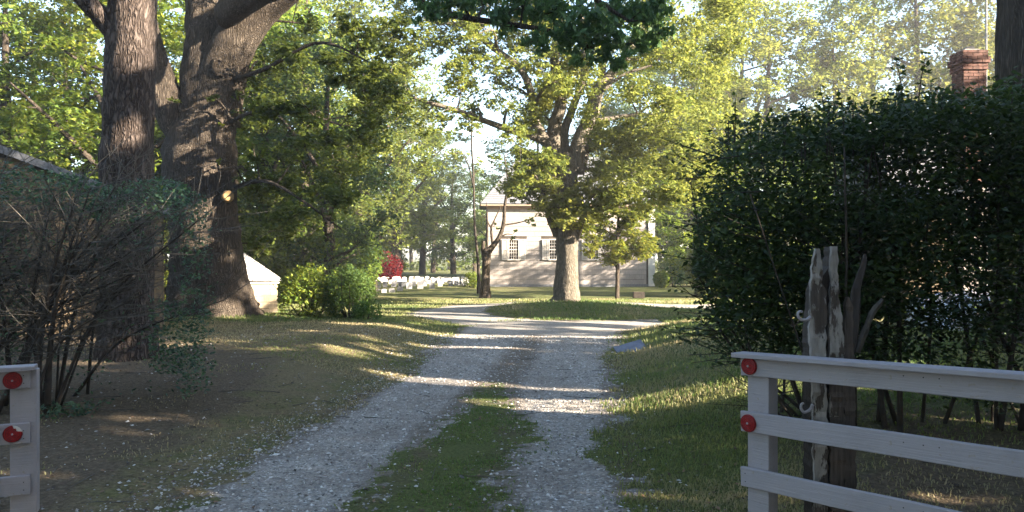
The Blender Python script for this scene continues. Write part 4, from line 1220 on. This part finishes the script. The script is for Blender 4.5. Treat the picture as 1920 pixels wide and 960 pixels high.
# ------------------------------------------------------------------ hedge
rng = np.random.default_rng(41)
t = thing('hedge', (4.5, 6.5, 0), 'tall dark green privet hedge behind the rotten post and gate', 'hedge')
o0 = np.array([4.5, 6.5, 0])
def hedge_top(px): return np.interp(px, [1300, 1325, 1345, 1380, 1440, 1520, 1600, 1700, 1800, 1920, 2600], [420, 320, 262, 238, 240, 226, 212, 198, 182, 168, 160])
def hedge_bot(px): return np.interp(px, [1300, 1340, 1400, 1450, 1520, 1600, 1800, 1920, 2600], [560, 650, 690, 670, 660, 690, 740, 750, 750])
n = 300000
d = rng.uniform(5.7, 7.6, n); px = rng.uniform(1300, 2500, n); py = rng.uniform(120, 760, n)
base_d = 6.3
fx = (px - 960) / F * d
pxn = 960 + fx / 6.5 * F
rough = 12 * (fbm(fx * 2.2, d * 2, 5) - .5) * 2
tp = hedge_top(pxn) + rough + 16 * (fbm(fx * 5, d * 5, 45, 2) - .5) + rng.normal(0, 5, n); bt = hedge_bot(pxn) + 60 * (fbm(fx * 1.5, d * 3, 8) - .5) * 2
z = EYE - (py - 480) / F * 6.5
pyn = py
k = (pyn > tp) & (pyn < bt) & (fx > 1.62 + .75 * (fbm(z * 2.3, d * 2, 15, 3) - .5) * 2 + .25 * rng.random(n) ** 2)
cn = fbm(fx * 3.1 + d, z * 3.1, 66, 3)
shell = np.minimum((d - 5.7), .35) / .35
k &= rng.random(n) < np.where(cn > .45, .97, np.where(cn > .37, .5, .10))
k &= ~((fx > 2.9) & (z < 1.35) & (rng.random(n) < np.clip((1.15 - z) * 1.9, 0, .85)))
k &= (fx < 4.6) | (rng.random(n) < .55)
P = np.stack([fx, d, z], -1)[k]
# sprigs standing above the clipped top and out of the left end
sp = []; twm = MB()
for _ in range(60):
    d_ = rng.uniform(5.8, 7.2); z_ = rng.uniform(.7, 2.5); a = np.array([1.95, d_, z_]); b = np.array([1.62 - rng.uniform(0, .32), d_ + rng.normal(0, .15), z_ + rng.uniform(-.12, .3)])
    twm.tube([a - o0, (a + b) / 2 - o0, b - o0], [.005, .004, .002], 4, cap=False)
    f_ = np.linspace(.3, 1, 12)[:, None]; sp.append(a + (b - a) * f_ + rng.normal(0, .022, (12, 3)))
for px_, h_ in ((1378, 55), (1470, 22), (1550, 55), (1600, 30), (1700, 85), (1690, 40), (1715, 95), (1740, 30), (1655, 25), (1780, 22), (1860, 25), (1895, 20), (1420, 18), (1510, 30)) + tuple((float(rng.uniform(1350, 1900)), float(rng.uniform(8, 30))) for _ in range(26)):
    y0 = hedge_top(px_) + 10; d_ = rng.uniform(6, 6.8); a = W(px_, y0, d_); b = W(px_ + rng.normal(0, 8), y0 - h_ - 12, d_)
    twm.tube([a - o0 - [0, 0, .3], (a + b) / 2 - o0, b - o0], [.006, .005, .002], 4, cap=False)
    m_ = int(h_ / 5) + 5
    f_ = np.linspace(.2, 1, m_)[:, None]; q = a + (b - a) * f_ + rng.normal(0, .025, (m_, 3)); sp.append(q); sp.append(q + rng.normal(0, .02, q.shape))
P = np.vstack([P] + sp)
kk = cull(P, rng, .05) | (rng.random(len(P)) < .06)
P = P[kk]
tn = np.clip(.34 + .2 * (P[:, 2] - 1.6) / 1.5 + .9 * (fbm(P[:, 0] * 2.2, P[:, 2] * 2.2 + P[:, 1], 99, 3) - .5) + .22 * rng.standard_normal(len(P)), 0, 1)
link('leaves', leaf_mesh('leaves', P - o0, .056, rng, up=.55, aspect=.48, sv=.35, tint=tn), M['hedgeleaf'], t, kind='stuff')
link('sprigs', twm.mesh('sprigs'), M['stem'], t, kind='stuff')
br = MB()
for i in range(62):
    if i < 8: bx0, by0, tx, tz = rng.uniform(2.35, 2.6), rng.uniform(6.0, 6.9), rng.uniform(1.55, 2.1), rng.uniform(1.0, 2.3)
    else:
        bx0 = rng.uniform(2.5, 9.5) if i > 34 else rng.uniform(2.5, 4.6); by0 = rng.uniform(6.0, 7.2); tx = bx0 + rng.normal(0, .4); tz = rng.uniform(2.2, 2.8)
    b0 = np.array([bx0, by0, float(terrain(bx0, by0)) - .03]); t0 = np.array([tx, by0 + rng.normal(0, .25), tz])
    m_ = (b0 + t0) / 2 + [rng.normal(0, .12), rng.normal(0, .1), 0]; m_[2] -= .1 * (i < 8) * 3
    q = spline([b0, m_, t0], 9); r0 = rng.uniform(.010, .028)
    if i >= 8 and not cull(q, rng, .1).all() and rng.random() < .8: continue
    mb = MB(); mb.tube(q - o0, np.linspace(r0, .005, 9), 6, jit=.1, rng=rng); link('stem', mb.mesh('stem', smooth=True), M['stem'], t)
    for _ in range(7):
        f = rng.integers(2, 8); a = q[f]; dv = rng.standard_normal(3) * .35; dv[2] = abs(dv[2]) * .8
        br.tube([a - o0, a + dv * .5 + rng.normal(0, .03, 3) - o0, a + dv - o0], [.006, .004, .002], 3, cap=False)
link('twigs', br.mesh('twigs'), M['stem'], t, kind='stuff')
for P_ in ([(1592, 660), (1600, 600), (1606, 540), (1618, 500), (1622, 476)], [(1606, 660), (1622, 620), (1634, 590), (1648, 570), (1655, 562)]):
    q = spline([W(a, b, 5.2) for a, b in P_], 9); mb = MB(); mb.tube(q - o0, np.linspace(.045, .012, 9) if P_[0][0] < 1600 else np.linspace(.026, .014, 9), 8, jit=.2, rng=rng)
    link('dead_stub', mb.mesh('dead_stub'), M['rot'] if P_[0][0] < 1600 else M['deadtwig'], t)

# ------------------------------------------------------------------ brown privet thicket on the left
t = thing('privet_thicket', (-4.6, 8, 0), 'half-dead brown privet thicket with bare arching stems by the cottage', 'shrub')
o0 = np.array([-4.6, 8, 0]); tw = MB(); tips = []
for i in range(48):
    bx0 = rng.uniform(-6.9, -4.5); by0 = rng.uniform(7.6, 8.6)
    if i < 9: bx0 = -4.9 + rng.normal(0, .25); by0 = 7.8 + rng.normal(0, .2)
    b0 = np.array([bx0, by0, float(terrain(bx0, by0)) - .03])
    dx = rng.uniform(.5, 2.1) if i < 22 else rng.uniform(-.6, .5)
    tx = min(bx0 + dx, -3.35 + rng.normal(0, .15)); tz = rng.uniform(1.6, 2.5) if dx < 1.1 else rng.uniform(.9, 2.3)
    t0 = np.array([tx, by0 + rng.normal(0, .35), tz])
    m_ = b0 * .5 + t0 * .5; m_[0] -= .15 * dx; m_[2] += .12
    q = spline([b0, m_, t0], 11); r0 = rng.uniform(.012, .034)
    mb = MB(); mb.tube(q - o0, np.linspace(r0, .006, 11), 7, jit=.1, rng=rng); link('stem', mb.mesh('stem', smooth=True), M['stem'], t)
    for _ in range(24):
        f = rng.integers(3, 11); a = q[f]
        dv = np.array([rng.normal(.25, .4), rng.normal(0, .3), abs(rng.normal(.1, .4))]); L = np.linalg.norm(dv)
        m1 = a + dv * .5 + rng.normal(0, .05, 3); e1 = a + dv
        tw.tube([a - o0, m1 - o0, e1 - o0], [.006, .0045, .002], 3, cap=False)
        if e1[2] < 2.75: tips.append(e1)
        for _ in range(2):
            s0 = m1 if rng.random() < .5 else (m1 + e1) / 2; e2 = s0 + rng.normal(0, .16, 3) + [0.06, 0, .04]
            tw.tube([s0 - o0, (s0 + e2) / 2 + rng.normal(0, .02, 3) - o0, e2 - o0], [.003, .0025, .0015], 3, cap=False)
link('twigs', tw.mesh('twigs'), M['deadtwig'], t, kind='stuff')
P = []
n = 62000
x = rng.uniform(-7.2, -3.05, n); y = rng.uniform(7.5, 9.0, n); z = rng.uniform(.2, 2.75, n)
pxn = 960 + x / y * F; pyn = 480 - (z - EYE) / y * F
topy = np.interp(pxn, [-200, 0, 130, 200, 300, 345, 390, 410], [290, 300, 325, 345, 335, 345, 370, 420]) + 14 * (fbm(x * 4, y * 3, 4) - .5) * 2
cn = fbm(x * 2.6, z * 2.6 + y, 12, 3)
dens = np.where(pyn < topy + 75, .75, np.where(pyn < topy + 150, .10, .025)) * np.where(pxn > 200, .8, 1)
dens = np.where(pxn < 60, np.maximum(dens, .12), dens)
low = (pxn > 280) & (pxn < 400) & (pyn > 560) & (pyn < 700); dens = np.where(low, .30, dens)
mid = (pxn > 340) & (pxn < 410) & (pyn > 340); dens = np.where(mid, .30, dens)
dens = dens * (cn > .42) * 2.6
k = (pyn > topy) & (rng.random(n) < dens) & (pxn < 385 + 50 * (fbm(z * 3, y * 3, 18, 3) - .5) * 2 + 12 * rng.standard_normal(n))
P = np.stack([x, y, z], -1)[k]
bx1 = rng.normal(-4.35, .16, 260); by1 = rng.normal(7.6, .15, 260)
P = np.vstack([P, np.stack([bx1, by1, .04 + .12 * rng.random(260)], -1)])
link('leaves', leaf_mesh('leaves', P - o0, .048, rng, up=.5, aspect=.5), M['thicketleaf'], t, kind='stuff')

# ------------------------------------------------------------------ shrubs
def shrub(name, label, px, pyb, d, w_px, h_px, n, mat, leaf, rng, cat='shrub', stems=9, sh=.5, group=None):
    x, y, _ = W(px, pyb, d); t = thing(name, (x, y, 0), label, cat, group)
    rx = w_px / 2 / F * d; hz = h_px / F * d
    m = int(n * 1.5); dv = rng.standard_normal((m, 3)); dv /= np.linalg.norm(dv, axis=1)[:, None]
    rr = rng.random(m) ** .3 * (1 + .22 * (fbm(dv[:, 0] * 2.5 + 7, dv[:, 2] * 2.5 + dv[:, 1] * 2, int(px), 3) - .5) * 2)
    P = dv * rr[:, None] * [rx, rx * .8, hz * .55] + [0, 0, hz * .5]
    cn = fbm(P[:, 0] * 6 + P[:, 1] * 3, P[:, 2] * 6, int(px) + 3, 3)
    P = P[(P[:, 2] > .03) & (cn > .38)][:n]
    link('leaves', leaf_mesh('leaves', P, leaf, rng, up=.4, tint=np.clip(sh + .2 * rng.standard_normal(len(P)), 0, 1)), mat, t, kind='stuff')
    for _ in range(stems):
        e = np.array([rng.normal(0, rx * .45), rng.normal(0, rx * .35), hz * rng.uniform(.6, .95)]); b = np.array([e[0] * .15, e[1] * .15, -.03])
        mb = MB(); mb.tube(spline([b, (b + e) / 2 + rng.normal(0, .04, 3), e], 6), np.linspace(.02, .006, 6), 5); link('stem', mb.mesh('stem'), M['stem'], t)
rng = np.random.default_rng(51)
shrub('shrub', 'sunlit yellow-green shrub beside the low pump house', 583, 600, 18.9, 132, 104, 5200, M['shrubleaf'], .085, rng, sh=.65, stems=14)
shrub('shrub', 'darker green rounded shrub at the right of the sunlit one', 655, 600, 18.6, 100, 104, 5200, M['hedgeleaf'], .075, rng, sh=.8)
shrub('shrub', 'low trailing green shrub at the lawn corner by the drive', 688, 606, 18.0, 62, 44, 1200, M['shrubleaf'], .07, rng, sh=.2, stems=4)
shrub('shrub', 'small clipped round shrub left of the pruned forked tree', 885, 541, 37, 36, 32, 1500, M['shrubleaf'], .09, rng, sh=.6, stems=4)
shrub('red_maple', 'small red-leaved maple behind the lawn left of the headstones', 727, 532, 41, 58, 62, 3000, M['redleaf'], .12, rng, cat='maple tree', stems=5)
shrub('sapling', 'tiny bare sapling in front of the headstones', 705, 556, 31, 22, 40, 40, M['oakleaf'], .08, rng, cat='sapling', stems=6)
for i, (px, pyb, d, w_, h_) in enumerate(((1262, 538, 40, 60, 66), (1290, 532, 44, 50, 60), (1240, 541, 39, 30, 30))):
    shrub('shrub', ('dark leafy shrub against the right corner of the shingled house', 'dark shrub farther right past the house corner', 'low plants at the foot of the house corner')[i], px, pyb, d, w_, h_, 2200, M['darkleaf'] if i < 2 else M['shrubleaf'], .13, rng, sh=.7, stems=5)
for i, (px, d, h_, w_) in enumerate(((470, 27, 150, 150), (560, 29, 170, 150), (655, 31, 140, 120), (10, 23, 230, 200), (200, 24, 200, 200), (330, 25, 180, 160), (1345, 30, 110, 120), (1400, 32, 150, 160), (720, 52, 70, 90))):
    shrub('understorey_bush', ['leafy bush directly above the pump house roof', 'sunlit bush behind the yellow-green shrub', 'bush behind the darker rounded shrub', 'bush showing over the left end of the cottage roof', 'bush behind the pine trunk', 'bush between the pine and the massive oak', 'bush showing past the left end of the hedge', 'bush hidden mostly by the left end of the hedge', 'dull bush behind the red maple'][i],
          px, 480 + F * EYE / d, d, w_, h_, 7500, M['mapleleaf'] if i % 2 else M['oakleaf'], .15, rng, cat='bush', sh=.55, stems=7)

# ------------------------------------------------------------------ background trees: four kinds, copied
def auto_clumps(h, zb, rad, n, leaves, rng):
    cl = []
    for _ in range(n):
        f = rng.random(); zz = zb + (h - zb) * f
        rr = rad * math.sqrt(max(.05, 1 - (2 * f - .85) ** 2 * .75)) * rng.uniform(.35, 1.0)
        a = rng.random() * 6.28
        cl.append((np.array([rr * math.cos(a), rr * math.sin(a), zz]), np.array([1, 1, .62]) * rng.uniform(.7, 1.35), leaves, rng.uniform(.35, .7)))
    return cl
PROTO = {}
def auto_tree(kind, h, zb, rad, tr, n, leaves, leaf, bark, mat, seed):
    rng = np.random.default_rng(seed)
    t = thing('broadleaf_tree' if kind != 'dark' else 'dark_tree', (0, 0, 0), '', 'tree')
    lim = [(np.array([[0, 0, -.2, tr * 1.5], [0, 0, .3, tr * 1.1], [.1, 0, h * .3, tr * .85], [.15, .1, h * .6, tr * .5], [0, 0, h * .95, tr * .1]]), 12)]
    for i in range(5):
        a = i * 1.3 + rng.random(); z0 = h * rng.uniform(.22, .5)
        lim.append((np.array([[.1, 0, z0, tr * .45], [rad * .4 * math.cos(a), rad * .4 * math.sin(a), z0 + 1.6, tr * .3], [rad * .75 * math.cos(a), rad * .75 * math.sin(a), z0 + 2.8, tr * .12]]), 7))
    cl = auto_clumps(h, zb, rad, n, leaves, rng)
    foliage_tree(t, lim, [(c + 0, r, m_, s) for c, r, m_, s in cl], bark, mat, rng, leaf=leaf, culled=False)
    PROTO[kind] = t
auto_tree('a', 13.5, 1.8, 4.2, .26, 84, 260, .19, M['oakbark'], M['mapleleaf'], 101)
auto_tree('b', 14.5, 2.4, 4.4, .28, 84, 260, .19, M['oakbark'], M['paleleaf'], 102)
auto_tree('c', 12.5, 1.2, 4.0, .24, 84, 250, .19, M['oakbark'], M['oakleaf'], 103)
auto_tree('dark', 11, 1.4, 3.4, .25, 60, 280, .17, M['oakbark'], M['darkleaf'], 104)
used = set()
def place(kind, px, d, hscale, label, group, rz=None):
    src = PROTO[kind]; x = (px - 960) / F * d
    if kind in used:
        o = src.copy(); COL.objects.link(o)
        for c in list(src.children):
            cc = c.copy(); COL.objects.link(cc); cc.parent = o
    else: o = src; used.add(kind)
    o.location = (x, d, 0); o.rotation_euler = (0, 0, random.random() * 6.28 if rz is None else rz)
    o.scale = (hscale * random.uniform(.9, 1.15), hscale * random.uniform(.9, 1.15), hscale)
    o['label'] = label
    if group: o['group'] = group
    elif 'group' in o: del o['group']
random.seed(4)
LB = {'l': ('green broadleaf tree in the lit wood above the left cottage and pine', 'trees above the left cottage'),
      'm': ('broadleaf tree in the wood between the massive oak and the headstones', 'trees behind the pump house and shrubs'),
      'f': ('smaller distant tree behind the headstones', 'trees behind the headstones'),
      'h': ('broadleaf tree rising behind the shingled house roof', 'trees behind the shingled house'),
      'r': ('bright yellow-green tree filling the sky above the tall hedge', 'sunlit trees above the hedge')}
for kind, px, d, s, g in [
    ('a', 10, 27, 1.0, 'l'), ('c', 120, 31, 1.0, 'l'), ('a', 205, 26, .95, 'l'), ('c', -70, 25, 1.0, 'l'), ('b', 300, 33, 1.05, 'l'), ('a', -170, 30, 1.1, 'l'), ('dark', 60, 36, 1.2, 'l'),
    ('c', 400, 32, 1.0, 'm'), ('a', 490, 30, .95, 'm'), ('b', 575, 35, 1.1, 'm'), ('dark', 620, 29, .95, 'm'), ('c', 668, 42, 1.2, 'm'), ('b', 742, 50, 1.0, 'm'), ('dark', 690, 58, 1.1, 'm'), ('a', 520, 44, 1.3, 'm'), ('b', 440, 41, 1.3, 'm'),
    ('b', 792, 62, .85, 'f'), ('dark', 850, 68, .95, 'f'), ('dark', 812, 74, .9, 'f'), ('c', 890, 72, .75, 'f'), ('a', 925, 66, .62, 'f'),
    ('b', 1010, 56, .85, 'h'), ('c', 1120, 54, .95, 'h'), ('a', 1200, 57, 1.2, 'h'), ('b', 1265, 50, 1.05, 'h'),
    ('dark', 1312, 44, .9, 'r'), ('b', 1330, 46, 1.15, 'r'), ('a', 1395, 50, 1.3, 'r'), ('b', 1445, 45, 1.1, 'r'), ('b', 1560, 46, 1.12, 'r'), ('a', 1640, 49, 1.4, 'r'), ('b', 1715, 46, 1.35, 'r'), ('b', 1820, 48, 1.45, 'r'), ('a', 1920, 47, 1.5, 'r'), ('b', 2050, 50, 1.5, 'r')]:
    place(kind, px, d, s, *LB[g])
place('a', 1310, 31, .58, 'bright green tree between the right house corner and the hedge', None)
place('dark', 1516, 36.5, .62, 'low unseen tree added behind the hedge to shade the right half of the house front', None)  # this and the next two: unseen trees added to shade the house front
place('c', 1475, 34.8, .50, 'low bushy tree hidden behind the left part of the hedge, added to shade the house', None)
place('dark', 1590, 38, .6, 'taller low unseen tree added behind the hedge to help shade the house', None)

# far wood
rng = np.random.default_rng(61)
P = []; tw = MB()
for i in range(150):
    x = rng.uniform(-110, 110); y = rng.uniform(84, 100); h = rng.uniform(6.5, 10)
    if -12 < x < 6: h *= .8
    tw.tube([(x, y, -.2), (x + rng.normal(0, .2), y, h * .5), (x, y, h * .9)], [.3, .2, .06], 6)
    for _ in range(9):
        p, _q = clump_points((x + rng.normal(0, 1.6), y + rng.normal(0, 1.2), rng.uniform(2.8, h)), (1.5, 1.4, 1.0), 60, rng, 12, .2)
        P.append(p)
x = rng.uniform(-110, 110, 9000); P.append(np.stack([x, rng.uniform(84, 88, 9000), rng.random(9000) * (.7 + .7 * vnoise(x * .5, x * 0, 3))], -1))
P = np.vstack(P)
fw = link('far_wood', leaf_mesh('far_wood', P, .5, rng, up=.3, aspect=.6), M['oakleaf'], kind='stuff', label='far line of trees behind the headstones and the house')
link('trunks', tw.mesh('trunks'), M['oakbark'], fw, kind='stuff')

# ------------------------------------------------------------------ roadside trees south of the drive: they throw the foreground into shade
rng = np.random.default_rng(71)
for i, (x, y, h, r) in enumerate(((11.5, 3.2, 12, 3.0), (13.5, -1.0, 13, 3.2), (12.5, -5.5, 13, 3.0), (16, 5.5, 14, 3.2), (17.5, 1.0, 14, 3.2), (11.8, -9.5, 12, 3.0), (18.5, -5, 14, 3.2), (14, 8.5, 12, 2.6), (20, 9.5, 13.5, 3.0),
        (6.5, -4.5, 13, 3.4), (0, -9.5, 14, 3.6), (-7, -6, 13, 3.6), (-11, 1.5, 13, 3.6), (5, -11, 13, 3.2), (9.6, -.6, 11, 2.4), (-13, -7, 14, 3.6))):
    t = thing('roadside_tree', (x, y, 0), 'dense tree south of the drive, outside the view, shading the foreground', 'tree', 'roadside trees')
    lim = [(np.array([[x, y, -.2, .35], [x, y, 1, .24], [x, y, h * .5, .16], [x, y, h * .95, .04]]), 8)]
    cl = [(c + [x, y, 0], r_ * 1.15, m_, s) for c, r_, m_, s in auto_clumps(h, .5, r, 60, 260, rng)]
    foliage_tree(t, lim, cl, M['oakbark'], M['oakleaf'], rng, leaf=.30, aspect=.6, sprr=.008)

# ------------------------------------------------------------------ evening haze
mb = MB(); mb.box((0, 100, 11.5), (860, 1040, 25.2))
hm = bpy.data.materials.new('haze'); hm.use_nodes = True
hn = hm.node_tree.nodes; hn.clear()
ho = hn.new('ShaderNodeOutputMaterial'); hv = hn.new('ShaderNodeVolumePrincipled')
hv.inputs['Color'].default_value = (.95, .96, 1, 1); hv.inputs['Density'].default_value = .0013; hv.inputs['Anisotropy'].default_value = .3
hm.node_tree.links.new(hv.outputs[0], ho.inputs['Volume'])
link('haze', mb.mesh('haze'), hm, kind='stuff', label='thin bright evening haze among the trees')
